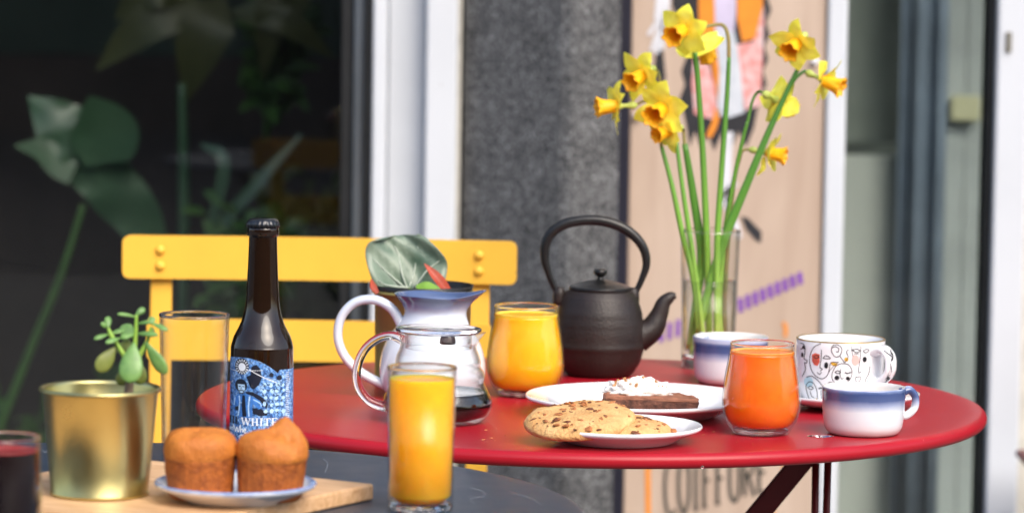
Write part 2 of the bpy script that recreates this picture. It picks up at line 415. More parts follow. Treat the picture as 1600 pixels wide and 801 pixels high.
def wood_mat(name, c1, c2, scale, stretch, rough=0.5):
    m = bpy.data.materials.new(name); nt, b = nodes_of(m)
    tc = nt.nodes.new('ShaderNodeTexCoord'); mp = nt.nodes.new('ShaderNodeMapping'); mp.inputs['Scale'].default_value = stretch
    nt.links.new(tc.outputs['Object'], mp.inputs['Vector'])
    n = nt.nodes.new('ShaderNodeTexNoise'); n.inputs['Scale'].default_value = scale; n.inputs['Detail'].default_value = 6; n.inputs['Distortion'].default_value = 0.8
    nt.links.new(mp.outputs[0], n.inputs['Vector'])
    r = nt.nodes.new('ShaderNodeValToRGB'); nt.links.new(n.outputs['Fac'], r.inputs[0])
    r.color_ramp.elements[0].position = 0.32; r.color_ramp.elements[1].position = 0.68
    r.color_ramp.elements[0].color = (*c1, 1); r.color_ramp.elements[1].color = (*c2, 1)
    nt.links.new(r.outputs[0], b.inputs['Base Color']); b.inputs['Roughness'].default_value = rough
    return m
M['board_wood'] = wood_mat('pale_board_wood', (0.52, 0.29, 0.13), (0.70, 0.46, 0.26), 9, (2, 16, 16))
M['poster_wood'] = wood_mat('birch_plywood', (0.42, 0.31, 0.235), (0.52, 0.405, 0.32), 3.5, (5, 5, 0.8), 0.65)

# ------------------------------------------------------------------ setting: ground, facade
def sheet(name, x0, x1, y0, y1, z, m, kind='structure'):
    o = mk(name, [(x0, y0, z), (x1, y0, z), (x1, y1, z), (x0, y1, z)], [(0, 1, 2, 3)], m, smooth=False); o['kind'] = kind; return o
M['tarmac'] = mat('tarmac', (0.05, 0.05, 0.052), 0.85, var=0.25, vscale=40, bump=0.6, bscale=120)
M['paving'] = mat('paving', (0.12, 0.118, 0.112), 0.8, var=0.18, vscale=7, bump=0.4, bscale=80)
sheet('ground', -120, 120, -120, 120, 0.0, M['tarmac'])
pv = mkbm('pavement', boxbm(-20, 20, -1.2, 5.0, -0.05, 0.12, 0.012), M['paving']); pv['kind'] = 'structure'
pv.location.z = 0.0
FLOOR = 0.12
# unseen terrace added behind the camera: darkens reflections, holds back frontal sky light
ter = thing('unseen_terrace', None, None, (0, -12, 0), kind='structure')
mkbm('wall', boxbm(-30, 30, -17, -12, 0, 6.2), M['tower'], ter, world=True)
for k in range(14):
    for zz in (0.9, 3.6):
        x = -26 + k * 4
        mkbm('window', boxbm(x - 0.6, x + 0.6, -12.0, -11.95, zz, zz + 1.2, 0.01), M['rubber'], ter, world=True)

W = 5.2                                                   # facade plane
def fx(px): return at(px, 400, W).x
building = thing('cafe_front', 'grey rendered cafe front with tall white framed windows behind the tables', 'building', (0, W, 0))
ZT = 2.35
def fbox(name, xa, xb, ya, yb, za, zb, m, bev=0.004, parent=None):
    return mkbm(name, boxbm(xa, xb, ya, yb, za, zb, bev), m, parent or building, world=True)
# pillar: two faces meeting in a soft arris
xl, xc, xr = fx(717), fx(884), fx(962)
pil = [(xl, W + 0.04), (xl + 0.004, W + 0.01), (xc - 0.012, W - 0.102), (xc, W - 0.107), (xc + 0.010, W - 0.103), (xr, W - 0.06), (xr, W + 0.25), (xl, W + 0.25)]
V = [(x, y, z) for z in (0.1, 3.6) for x, y in pil]; n = len(pil)
F = [tuple((k, (k + 1) % n, n + (k + 1) % n, n + k)) for k in range(n)] + [tuple(range(n)), tuple(range(n, 2 * n))]
mk('pillar', V, F, M['granite'], building, smooth=False, world=True)
fbox('fascia', -4.5, 4.5, W - 0.06, W + 0.25, ZT + 0.06, 3.6, M['granite'])
fbox('plinth', -4.5, xl - 0.002, W + 0.0, W + 0.2, 0.1, 0.28, M['granite'])
fbox('plinth', xr + 0.004, 4.5, W + 0.0, W + 0.2, 0.1, 0.28, M['granite'])
# left window: jamb strips, gasket, pane
wl_ = fbox('window_frame', fx(579), fx(601), W - 0.005, W + 0.07, 0.28, ZT, M['white_frame'])
fbox('jamb_recess', fx(601) + .0005, fx(662) - .0005, W + 0.022, W + 0.08, 0.28, ZT, M['frame_grey'])
fbox('jamb_rail', fx(662), fx(711), W - 0.012, W + 0.07, 0.28, ZT, M['white_frame'])
fbox('sealant_bead', fx(711) + .0005, fx(717) - .0005, W - 0.004, W + 0.06, 0.28, ZT, M['sealant'], 0.001)
fbox('gasket', fx(566), fx(578), W + 0.008, W + 0.075, 0.28, ZT, M['rubber'], 0.002)
fbox('spacer_bar', fx(548), fx(565), W + 0.03, W + 0.07, 0.28, ZT, M['alu'], 0.002)
fbox('inner_gasket', fx(528), fx(547), W + 0.04, W + 0.075, 0.28, ZT, M['rubber'], 0.002)
fbox('pane', -3.6, fx(548) - 0.001, W + 0.044, W + 0.050, 0.28, ZT, M['pane'], 0, )
fbox('head_rail', -3.6, xl, W - 0.02, W + 0.08, ZT + 0.001, ZT + 0.058, M['white_frame'])
fbox('far_jamb', -3.72, -3.601, W - 0.01, W + 0.08, 0.28, ZT, M['white_frame'])
# right door leaf: frame, gasket, pane
fbox('door_frame', fx(1284), fx(1315), W - 0.02, W + 0.07, 0.2, ZT, M['white_frame'])
fbox('door_pane', fx(1315) + .001, fx(1538), W + 0.03, W + 0.036, 0.28, ZT, M['pane'], 0)
fbox('door_gasket', fx(1537), fx(1547), W + 0.0, W + 0.07, 0.2, ZT, M['rubber'], 0.002)
stile = fbox('door_stile', fx(1547.5), fx(1597), W - 0.02, W + 0.08, 0.2, ZT, M['white_frame'])
c = at(1576, 66, W - 0.021)
fbox('lock_hole', c.x - .004, c.x + .004, W - 0.024, W - 0.0195, c.z - .014, c.z + .014, M['hinge'], 0.001, stile)
fbox('side_recess', fx(1597) + .001, fx(1650), W + 0.03, W + 0.09, 0.2, ZT, M['sealant'])
fbox('side_pane', fx(1650) + .001, 3.6, W + 0.03, W + 0.036, 0.28, ZT, M['pane'], 0)
fbox('door_head', fx(1284), 3.6, W - 0.02, W + 0.08, ZT + 0.001, ZT + 0.058, M['white_frame'])
fbox('far_door_jamb', 3.601, 3.72, W - 0.01, W + 0.08, 0.2, ZT, M['white_frame'])
# rooms behind the glass
room = thing('cafe_interior', None, None, (0, W + .3, 0), kind='structure')
def rbox(name, xa, xb, ya, yb, za, zb, m): return mkbm(name, boxbm(xa, xb, ya, yb, za, zb), m, room, world=True)
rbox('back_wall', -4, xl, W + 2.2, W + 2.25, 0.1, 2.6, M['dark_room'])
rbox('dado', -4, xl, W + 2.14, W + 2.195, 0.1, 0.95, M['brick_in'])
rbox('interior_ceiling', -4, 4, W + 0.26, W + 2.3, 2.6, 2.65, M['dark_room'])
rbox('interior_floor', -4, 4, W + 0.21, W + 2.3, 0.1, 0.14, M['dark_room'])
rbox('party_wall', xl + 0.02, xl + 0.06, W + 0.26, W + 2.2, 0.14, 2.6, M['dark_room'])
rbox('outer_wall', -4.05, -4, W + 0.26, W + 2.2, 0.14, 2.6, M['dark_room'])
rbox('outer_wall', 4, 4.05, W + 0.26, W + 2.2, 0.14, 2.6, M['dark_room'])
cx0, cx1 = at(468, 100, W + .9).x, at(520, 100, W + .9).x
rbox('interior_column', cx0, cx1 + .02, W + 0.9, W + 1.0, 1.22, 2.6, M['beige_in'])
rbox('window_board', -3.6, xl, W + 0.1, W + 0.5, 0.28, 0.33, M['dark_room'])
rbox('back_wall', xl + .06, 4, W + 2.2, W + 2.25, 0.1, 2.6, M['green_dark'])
# behind the right door: pale panel, dark upper zone, navy curtain, blind, ochre shelf
def px_box(name, x0, x1, y0, y1, Y, th, m, label, cat):
    a = at(x0, y0, Y); b = at(x1, y1, Y); lo = min(a.z, b.z); hi = max(a.z, b.z)
    o = mkbm(name, boxbm(a.x, b.x, Y, Y + th, lo, hi, 0.004), m); return tag(o, label, cat)
px_box('screen_panel', 1290, 1428, 242, 1180, 6.45, 0.02, M['grey_panel'], 'pale grey screen panel standing inside the glass door', 'screen')
px_box('wall_cabinet', 1280, 1425, -900, 225, 6.5, 0.2, M['green_dark'], 'dark cabinet above the grey screen inside the glass door', 'cabinet')
# navy curtain with folds
V = []; F = []; a0, a1 = at(1408, 0, 6.40).x, at(1482, 0, 6.40).x
for i in range(33):
    x = a0 + (a1 - a0) * i / 32
    for z in (0.2, 2.3): V.append((x, 6.40 + 0.010 * math.sin(i * .40) + 0.003 * math.sin(i * .9), z))
F = [(2 * i, 2 * i + 1, 2 * i + 3, 2 * i + 2) for i in range(32)]
cu = mk('curtain', V, F, M['navy_cloth']); tag(cu, 'navy blue curtain hanging inside the right hand glass door', 'curtain')
md = cu.modifiers.new('s', 'SOLIDIFY'); md.thickness = 0.003
bl = thing('vertical_blind', 'pale grey vertical blind slats beside the navy curtain', 'blind', (at(1510, 400, 6.43).x, 6.43, 1.0))
for k in range(4):
    a = at(1478 + k * 18, 0, 6.43).x
    bmx = boxbm(a, a + 0.0192, 6.43 + 0.003 * (k % 2), 6.434 + 0.003 * (k % 2), 0.2, 2.3, 0.0008)
    mkbm('slat', bmx, M['blind'], bl, world=True)
px_box('storage_box', 1486, 1532, 150, 190, 6.40, 0.02, M['ochre'], 'small ochre yellow card stuck to the blind inside the door', 'card')

# ------------------------------------------------------------------ painted board
PB = W - 0.012
c0, c1_ = at(981, 400, PB), at(1283, 400, PB)
board = thing('painted_board', 'plywood sign board painted with a skirted figure and lettering beside the pillar', 'sign', ((c0.x + c1_.x) / 2, PB, 0.2))
mkbm('panel', boxbm(c0.x, c1_.x, PB, PB + 0.016, 0.2, 2.2, 0.002), M['poster_wood'], board, world=True)
mkbm('edge_strip', boxbm(at(957, 400, PB).x, c0.x - 0.0005, PB - 0.012, PB + 0.05, 0.2, 2.2, 0.003), M['navy'], board, world=True)
def art(name, shapes, m, lift=1):
    o = mk(name, *join(shapes), m, board, smooth=False, world=True, recalc=False)
    return o
def fm(l): return lambda x, y: at(x, y, PB - 0.0006 * l)
M['p_black'] = mat('black_paint', (0.018, 0.018, 0.022), 0.6, var=0.3, vscale=60)
M['p_orange'] = mat('orange_paint', (0.75, 0.25, 0.02), 0.6, var=0.08, vscale=30)
M['p_pale'] = mat('pale_blue_grey_paint', (0.42, 0.47, 0.53), 0.6, col2=(0.60, 0.62, 0.66), vscale=25)
M['p_lilac'] = mat('lilac_paint', (0.52, 0.47, 0.62), 0.6, var=0.1)
M['p_pink'] = mat('pink_scribble_paint', (0.66, 0.52, 0.52), 0.6, col2=(0.70, 0.20, 0.17), vscale=75)
M['p_white'] = mat('white_paint', (0.62, 0.63, 0.67), 0.6, var=0.1)
M['p_purple'] = mat('purple_paint', (0.17, 0.035, 0.38), 0.6, var=0.1)
M['p_grey'] = mat('grey_green_paint', (0.055, 0.052, 0.042), 0.6, var=0.2)
scal = lambda x0, y0, x1, y1, n, d: [(x0 + (x1 - x0) * k / n + (d if k % 2 else 0), y0 + (y1 - y0) * k / n) for k in range(n + 1)]
coat_l = [(1085, -120)] + scal(1082, -80, 1068, 175, 12, -7) + [(1072, 195), (1078, 230), (1086, 205), (1095, 232), (1106, 208), (1116, 236), (1128, 208), (1142, 236), (1154, 205), (1166, 230), (1178, 200), (1184, 170)] + scal(1190, 150, 1204, -80, 12, 7) + [(1200, -120)]
art('black_coat', [poly2(coat_l, fm(1), 0)], M['p_black'])
art('pink_panel', [poly2([(1084, 90), (1098, 60), (1112, 80), (1122, 182), (1110, 186), (1085, 178), (1081, 130)], fm(2), 0), poly2([(1150, 70), (1176, 66), (1194, 8), (1192, 90), (1188, 165), (1164, 172), (1158, 120)], fm(2), 0)], M['p_pink'])
art('orange_panel', [poly2([(1090, -100), (1112, -100), (1118, 40), (1126, 90), (1124, 180), (1119, 140), (1106, 60), (1092, 40)], fm(3), 0), poly2([(1150, -100), (1192, -100), (1192, 10), (1180, 60), (1160, 66), (1152, 30)], fm(3), 0)], M['p_orange'])
art('lilac_dress_front', [poly2([(1113, -100), (1150, -100), (1150, 20), (1146, 60), (1118, 50)], fm(4), 0)], M['p_lilac'])
art('pale_dress_front', [poly2([(1117, 45), (1148, 50), (1158, 110), (1163, 176), (1140, 184), (1121, 180), (1124, 110)], fm(5), 0)], M['p_pale'])
art('orange_tail', [ribbon2([(1122, 170), (1116, 195), (1107, 214)], 9, fm(5))], M['p_orange'])
art('painted_hand', [poly2([(1030, -60), (1052, -60), (1045, 25), (1035, 40), (1022, 30)], fm(2), 0)] + [ribbon2([(1040, 15), a], 6.5, fm(3)) for a in ((1013, 55), (1018, 80), (1026, 84), (1034, 78))], M['p_white'])
art('black_sleeve', [poly2([(1050, -60), (1092, -60), (1080, 20), (1072, 60), (1062, 30), (1050, 10)], fm(1.5), 0), poly2([(1026, 70), (1036, 76), (1040, 120), (1036, 150), (1026, 140), (1023, 100)], fm(1.5), 0)], M['p_black'])
art('painted_leg', [poly2([(1130, 206), (1146, 206), (1142, 290), (1138, 330), (1128, 300)], fm(2), 0), ribbon2([(1150, 285), (1132, 310), (1150, 350), (1155, 372)], 9, fm(2))], M['p_white'])
art('painted_shoe', [poly2([(1158, 338), (1168, 340), (1190, 362), (1189, 379), (1182, 376), (1166, 358)], fm(2), 0)], M['p_black'])
for k in range(9): art('dash', [ribbon2([(1158 + 11.6 * k, 487 - 5.4 * k), (1156.5 + 11.6 * k, 465 - 5.0 * k)], 7.4, fm(2))], M['p_purple'])
for k in range(3): art('dash', [ribbon2([(1033 + 13 * k, 534 - 4 * k), (1034 + 13 * k, 508 - 4.5 * k)], 6.2, fm(2))], M['p_purple'])
for pts, wd in (([(1012, 700), (1012.5, 765), (1013, 830)], 8), ([(1228, 715), (1222, 760), (1214, 775)], 8), ([(1224, 503), (1228, 513), (1227, 526)], 6), ([(1213, 776), (1208, 800), (1206, 830)], 4)):
    art('orange_stroke', [ribbon2(pts, wd, fm(2))], M['p_orange'])
# the lettering  C O I F F U R E, climbing to the right
letters = {'C': [[(.95, .12), (.6, 0), (.2, .15), (.05, .5), (.2, .85), (.6, 1), (.95, .88)]],
           'O': [[(.5, 0), (.12, .2), (.05, .5), (.12, .8), (.5, 1), (.88, .8), (.95, .5), (.88, .2), (.5, 0)]],
           'I': [[(.5, 0), (.5, 1)], [(.2, 0), (.8, 0)], [(.2, 1), (.8, 1)]],
           'F': [[(.2, 0), (.2, 1)], [(0, 0), (.95, 0)], [(.2, .48), (.7, .48)], [(0, 1), (.45, 1)]],
           'U': [[(.12, 0), (.12, .75), (.35, 1), (.65, 1), (.88, .75), (.88, 0)]],
           'R': [[(.15, 0), (.15, 1)], [(.15, 0), (.7, .03), (.85, .25), (.65, .48), (.15, .5)], [(.45, .5), (.95, 1)]],
           'E': [[(.15, 0), (.15, 1)], [(.15, 0), (.9, 0)], [(.15, .5), (.7, .5)], [(.15, 1), (.9, 1)]]}
strokes = []; x = 1038
for k, ch in enumerate('COIFFURE'):
    wdt = [18, 18, 12, 17, 17, 19, 19, 17][k]
    top = 715 - 0.06 * (x - 1038); bot = 806 - 0.26 * (x - 1038)
    for st in letters[ch]:
        pts = [(x + wdt * u, top + (bot - top) * v) for u, v in st]
        strokes.append(ribbon2(pts, 5.6, fm(2), smooth=len(pts) > 4))
    x += wdt + 3.6
art('lettering', strokes, M['p_grey'])
for (px, py) in ((1273, 96), (996, 182), (1272, 700), (990, 690)):
    c = at(px, py, PB - .006); V, F = lathe([(0, -.004), (.0044, -.003), (.0052, 0), (.004, .005), (0, .006)], 16)
    V = [Vector((v.x, v.z, v.y)) + c for v in V]
    mk('suction_stud', V, F, M['white_china'], board, world=True)

# ------------------------------------------------------------------ plants behind the left pane
def plant(name, label, loc): return thing(name, label, 'plant', loc)
Y = 6.05
p1 = plant('arrowhead_plant', 'large pale green arrow shaped leaf behind the left window pane', at(140, 640, Y))
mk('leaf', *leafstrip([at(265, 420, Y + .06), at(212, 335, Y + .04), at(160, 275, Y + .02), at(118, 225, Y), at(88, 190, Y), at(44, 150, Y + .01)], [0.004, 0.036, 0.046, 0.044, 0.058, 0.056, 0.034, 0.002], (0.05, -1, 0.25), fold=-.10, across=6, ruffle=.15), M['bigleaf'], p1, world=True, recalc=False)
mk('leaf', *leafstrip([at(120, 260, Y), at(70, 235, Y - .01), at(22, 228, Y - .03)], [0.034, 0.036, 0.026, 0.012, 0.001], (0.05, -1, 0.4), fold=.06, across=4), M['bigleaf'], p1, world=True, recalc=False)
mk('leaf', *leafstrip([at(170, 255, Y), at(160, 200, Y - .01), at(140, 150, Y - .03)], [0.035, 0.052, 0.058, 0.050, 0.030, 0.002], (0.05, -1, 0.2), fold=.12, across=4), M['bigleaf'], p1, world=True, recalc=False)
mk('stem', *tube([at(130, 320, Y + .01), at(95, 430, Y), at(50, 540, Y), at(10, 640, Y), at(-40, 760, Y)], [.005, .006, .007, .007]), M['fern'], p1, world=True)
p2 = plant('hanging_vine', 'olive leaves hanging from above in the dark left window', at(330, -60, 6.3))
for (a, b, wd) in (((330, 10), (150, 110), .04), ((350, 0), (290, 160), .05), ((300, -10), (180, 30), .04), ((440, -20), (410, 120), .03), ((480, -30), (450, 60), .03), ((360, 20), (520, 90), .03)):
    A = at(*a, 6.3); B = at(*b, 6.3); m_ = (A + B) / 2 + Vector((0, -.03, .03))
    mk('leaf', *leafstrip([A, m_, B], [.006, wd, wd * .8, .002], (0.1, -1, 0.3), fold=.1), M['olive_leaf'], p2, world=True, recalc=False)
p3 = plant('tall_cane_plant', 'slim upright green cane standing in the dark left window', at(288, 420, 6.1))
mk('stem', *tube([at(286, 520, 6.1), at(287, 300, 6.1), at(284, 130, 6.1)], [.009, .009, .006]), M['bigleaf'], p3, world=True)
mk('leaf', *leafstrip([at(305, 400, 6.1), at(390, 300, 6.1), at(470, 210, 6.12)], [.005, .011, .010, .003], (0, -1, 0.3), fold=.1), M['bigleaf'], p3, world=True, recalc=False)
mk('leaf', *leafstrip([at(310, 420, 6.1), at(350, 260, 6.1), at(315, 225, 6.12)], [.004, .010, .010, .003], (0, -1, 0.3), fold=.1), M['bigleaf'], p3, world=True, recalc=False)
def bush(name, label, x0, x1, y0, y1, Y, n, size, m, seed):
    rnd = random.Random(seed); o = plant(name, label, at((x0 + x1) / 2, y1 + 40, Y))
    parts = []; stems = []
    base = at((x0 + x1) / 2, y1 + 60, Y)
    for k in range(9):
        tip = at(rnd.uniform(x0, x1), rnd.uniform(y0, y1 - 20), Y + rnd.uniform(-.06, .06))
        stems.append(tube([base, (base + tip) / 2 + Vector((0, 0, .02)), tip], [.0035, .0015], seg=6, n=4))
        for j in range(n // 9):
            t = rnd.uniform(.35, 1); p = base.lerp(tip, t) + Vector((rnd.gauss(0, .012), rnd.gauss(0, .02), rnd.gauss(0, .012)))
            d = Vector((rnd.uniform(-1, 1), rnd.uniform(-.6, .3), rnd.uniform(-.4, .9))).normalized() * size * rnd.uniform(.6, 1.3)
            parts.append(leafstrip([p, p + d * .55 + Vector((0, 0, size * .12)), p + d], [.001, size * .26, size * .2, .0008], (rnd.uniform(-.5, .5), -1, rnd.uniform(0, .9)), fold=.15, across=2, n=2))
    f = mk('foliage', *join(parts), m, o, world=True, recalc=False); f['kind'] = 'stuff'
    mk('stem', *join(stems), m, o, world=True)
    return o
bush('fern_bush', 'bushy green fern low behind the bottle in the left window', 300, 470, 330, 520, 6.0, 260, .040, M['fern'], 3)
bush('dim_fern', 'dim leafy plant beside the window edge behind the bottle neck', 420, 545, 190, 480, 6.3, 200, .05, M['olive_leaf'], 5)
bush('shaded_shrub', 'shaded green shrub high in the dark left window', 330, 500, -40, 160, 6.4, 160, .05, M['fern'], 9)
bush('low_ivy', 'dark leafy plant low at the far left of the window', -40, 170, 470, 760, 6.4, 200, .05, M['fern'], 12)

# ------------------------------------------------------------------ tables
TZ = 0.74
M['thin_plain'] = clear_sheet('thin_plain_glass', (0.98, 0.985, 0.985), 0.022, 0.005, 2.9)
def tabletop(R, m, parent, th=0.014, lip=0.006):
    prof = [(0, 0), (R * .5, 0), (R - .020, 0)]
    for k in range(11):
        a = PI / 2 - k * PI / 10
        prof.append((R - th / 2 + math.cos(a) * th / 2 + 0.0, -th / 2 + math.sin(a) * th / 2 + 0.0))
    prof += [(R - .012, -th), (R - .013, -.004), (R * .5, -.004), (0, -.004)]
    return mk('tabletop', *lathe(prof, 160), m, parent)
rt = thing('red_table', 'round red metal bistro table holding the teapot, juices and cups', 'table', (0.079, 3.637, TZ))
tabletop(.385, M['red'], rt)
def flat_bar(a, b, wd, th, name, m, parent, side=(0, 1, 0)):
    a, b = Vector(a), Vector(b); t = (b - a).normalized(); s = Vector(side); s = (s - t * s.dot(t)).normalized(); u = t.cross(s)
    V = [p + s * i * th / 2 + u * j * wd / 2 for p in (a, b) for i, j in ((-1, -1), (1, -1), (1, 1), (-1, 1))]
    bm = bmesh.new(); vs = [bm.verts.new(v) for v in V]
    for f in ((0, 1, 2, 3), (7, 6, 5, 4), (0, 4, 5, 1), (1, 5, 6, 2), (2, 6, 7, 3), (3, 7, 4, 0)): bm.faces.new([vs[i] for i in f])
    bmesh.ops.recalc_face_normals(bm, faces=bm.faces[:])
    bmesh.ops.bevel(bm, geom=bm.edges[:], offset=min(wd, th) * .2, segments=2, affect='EDGES')
    return mkbm(name, bm, m, parent)
def table_legs(t, m):
    H = -(TZ - FLOOR)
    for s, yy in ((1, -.02), (-1, .02)):
        # folding X: a flat bar from the bracket under one side to the foot of the other
        flat_bar((s * .222, yy, -.034), (-s * .24, yy, H), .021, .008, 'leg', m, t)
        flat_bar((s * .225, yy - .19 * 1, -.006), (s * .225, yy + .19, -.006), .02, .004, 'bracket', m, t, side=(0, 0, 1))
        br = mkbm('hinge_plate', boxbm(s * .224 - .011, s * .224 + .011, yy - .006, yy + .006, -.042, -.006, .003), m, t)
        for d in (-.006, .006):
            mk('strut', *tube([(s * .224 + d, yy - .02, -.036), (s * .224 + d * .6, yy - .016, H * .6), (s * .224, yy - .01, H)], [.0036], seg=8, n=4), m, t)
        mk('foot_bar', *tube([(-s * .24, -.2, H + .006), (-s * .24, 0, H + .006), (-s * .24, .2, H + .006)], [.008], seg=8, n=3), m, t)
table_legs(rt, M['shaded_red'])
for (px, py, r) in ((1098, 729, .0014),):
    c = at(px, py, 3.249); mk('water_drop', *lathe([(0, r), (r * .7, r * .7), (r, 0), (r * .7, -r * .8), (0, -r * 1.1)], 12), M['drop'], rt).location = Vector(c) - rt.location

dt = thing('dark_table', 'round slate blue metal table in front with the cutting board', 'table', (-0.323, 2.905, TZ))
tabletop(.385, M['slate'], dt)
table_legs(dt, M['slate'])
sm = lambda x, y: on(x, y, TZ + .0004)
for pts, wd in (([(505, 716), (512, 724), (508, 738)], .9), ([(735, 762), (752, 766), (757, 774), (735, 779), (742, 786)], .9), ([(66, 702), (70, 706), (76, 702)], 1.0), ([(800, 770), (830, 778), (845, 788)], .6)):
    mk('scratch', *ribbon2(pts, wd, sm), M['scratch'], dt, smooth=False, world=True, recalc=False)

# ------------------------------------------------------------------ folding chairs
def rounded_rail(x0, x1, z0, z1, th, r, bow):
    pts = []
    for cx, cz, a0 in ((x1 - r, z1 - r, 0), (x0 + r, z1 - r, PI / 2), (x0 + r, z0 + r, PI), (x1 - r, z0 + r, 1.5 * PI)):
        for k in range(5): a = a0 + k * PI / 8; pts.append((cx + r * math.cos(a), cz + r * math.sin(a)))
    bm = bmesh.new()
    fr = [bm.verts.new((x, -th / 2, z)) for x, z in pts]; f = bm.faces.new(fr)
    bmesh.ops.triangulate(bm, faces=bm.faces[:])
    bmesh.ops.bisect_plane
    for k in range(1, 12):
        x = x0 + (x1 - x0) * k / 12
        bmesh.ops.bisect_plane(bm, geom=bm.verts[:] + bm.edges[:] + bm.faces[:], plane_co=(x, 0, 0), plane_no=(1, 0, 0))
    r_ = bmesh.ops.extrude_face_region(bm, geom=bm.faces[:])
    for v in r_['geom']:
        if isinstance(v, bmesh.types.BMVert): v.co.y += th
    xm = (x0 + x1) / 2; hw = (x1 - x0) / 2
    for v in bm.verts: v.co.y -= bow * ((v.co.x - xm) / hw) ** 2
    bmesh.ops.recalc_face_normals(bm, faces=bm.faces[:])
    return bm
def chair(name, label, loc, rz, m):
    t = thing(name, label, 'chair', loc); t.rotation_euler.z = rz
    H = FLOOR - loc[2]                                   # local ground, local z=0 is the top of the back
    top = mkbm('back_rail', rounded_rail(-.2225, .2225, -.0485, 0, .010, .008, .012), m, t)
    mkbm('back_rail', rounded_rail(-.195, .195, -.141, -.0945, .009, .006, .010), m, t).location = (0, .004, 0)
    for s in (-1, 1):
        flat_bar((s * .180, .004, -.004), (s * .180, -.03, -.42), .024, .006, 'upright', m, t)
        flat_bar((s * .180, -.03, -.42), (s * .180, -.40, H), .024, .008, 'front_leg', m, t)
        flat_bar((s * .167, -.36, -.40), (s * .167, .0, H), .022, .008, 'rear_leg', m, t)
        for z in (-.016, -.034):
            mk('rivet', *lathe([(0, .004), (.003, .0034), (.0048, .0016), (.0055, 0)], 14), m, top).location = (s * .180, -.0145, z)
            top.children[-1].rotation_euler.x = PI / 2
    for k in range(7):
        y = -.06 - k * .052
        mkbm('seat_slat', boxbm(-.19, .19, y - .02, y + .02, -.415, -.405, .003), m, t)
    return t
cc = at(501, 371, 4.22)
yc = chair('folding_chair', 'yellow slatted metal chair behind the red table', cc, math.radians(-1.2), M['yellow'])
rc = at(1626, 757, 4.75)
red_seat = chair('folding_chair', 'red metal chair mostly outside the right edge', (rc.x + .405, 4.9, rc.z + .405), math.radians(90 - 180), M['shaded_red'])

# ------------------------------------------------------------------ plates, cups, jug, teapot
def plate(name, label, loc, foot, R, h, m=None, group='small white plates'):
    prof = smooth_prof([(0, .0035), (foot * .8, .0035), (foot, .0038), (foot * 1.08, .0055), (R * .82, h * .72), (R * .97, h), (R, h + .0008)], 4)
    prof += [(R + .0012, h - .0006)] + smooth_prof([(R, h - .0028), (R * .82, h * .72 - .0042), (foot * 1.10, .0012), (foot * 1.03, 0), (foot * .96, 0), (foot * .92, .0015), (0, .0015)], 3)
    return tag(mk(name, *lathe(prof, 96), m or M['white_china']), label, 'plate', group), loc
def put(pair): pair[0].location = pair[1]; return pair[0]
def base(px, Yc, z=TZ): return Vector((at(px, 500, Yc).x, Yc, z))
def bx(px, py, Yc, z=TZ): return Vector((at(px, py, Yc).x, Yc, z))
brp = put(plate('dessert_plate', 'larger white plate under the brownie and cream', bx(1000, 620, 3.53), .066, .108, .018))
ckp = put(plate('side_plate', 'small white plate under the two cookies at the table edge', bx(968, 664, 3.335), .046, .0735, .0155))
BZ = TZ + .013
M['bluerim'] = ramp_z('white_china_blue_edge', [(0, (.80, .81, .83)), (.0125, (.80, .81, .83)), (.0150, (.22, .30, .52)), (.02, (.20, .28, .5))], noise_amp=.002)
mfp = put(plate('side_plate', 'small blue edged plate under the two muffins', bx(368, 757, 2.860, BZ), .036, .0615, .0150, M['bluerim']))

BLUE, WHT, PINKW = (.065, .100, .205), (.70, .75, .79), (.68, .66, .66)
def cup(name, label, loc, R, H, rz, m, group=None, handle=True, taper=.06):
    t = thing(name, label, 'cup', loc, group); t.rotation_euler.z = rz
    prof = smooth_prof([(0, .004), (R * .72, .0035)], 2) + smooth_prof([(R * .76, .0008), (R * .82, .0010), (R * .915, .0058), (R * .955, .013), (R * .975, H * .5), (R, H - .001)], 5)
    prof += [(R - .0006, H + .0003), (R - .0020, H - .0001)] + smooth_prof([(R - .0030, H - .003), (R * .90, H * .45), (R * .86, .013), (R * .6, .007), (0, .007)], 4)
    o = mk('bowl', *lathe(prof, 72), m, t)
    o.data.materials.append(M['cup_inside'])
    for p in o.data.polygons:
        c = p.center
        if c.z > .0065 and (c.x * p.normal.x + c.y * p.normal.y < -1e-7 or (Vector((c.x, c.y)).length < R * .85 and p.normal.z > .5)): p.material_index = 1
    if handle:
        P = [(R - .003, 0, H - .006), (R + .005, 0, H - .0035), (R + .0108, 0, H - .010), (R + .0105, 0, H - .020), (R + .003, 0, H - .027), (R - .004, 0, H - .027)]
        mk('handle', *tube(P, [.0044, .0038, .0034, .0034, .0038, .0042], seg=14, n=6, flat=1.25, hint=(0, 0, 1)), m, t)
    return t
M['cup_inside'] = mat('cream_glaze', (.72, .70, .67), .12, coat=.3, var=.02, vscale=20)
M['glaze_cup'] = ramp_z('blue_white_cup_glaze', [(0, (.30, .24, .22)), (.003, PINKW), (.012, WHT), (.0235, WHT), (.0295, (.32, .37, .54)), (.034, (.075, .11, .26)), (.0400, (.050, .080, .21)), (.0425, (.12, .17, .34)), (.0440, (.40, .45, .60))], noise_amp=.0015)
cupf = cup('blue_rim_cup', 'empty white cup with blue rim and handle nearest the right table edge', bx(1349, 650, 3.416), .0385, .0435, math.radians(12), M['glaze_cup'], 'blue rimmed cups')
cupb = cup('blue_rim_cup', 'white cup with blue rim between the vase and the blood orange juice', bx(1141, 560, 3.80), .0385, .048, math.radians(130), M['glaze_cup'], 'blue rimmed cups')

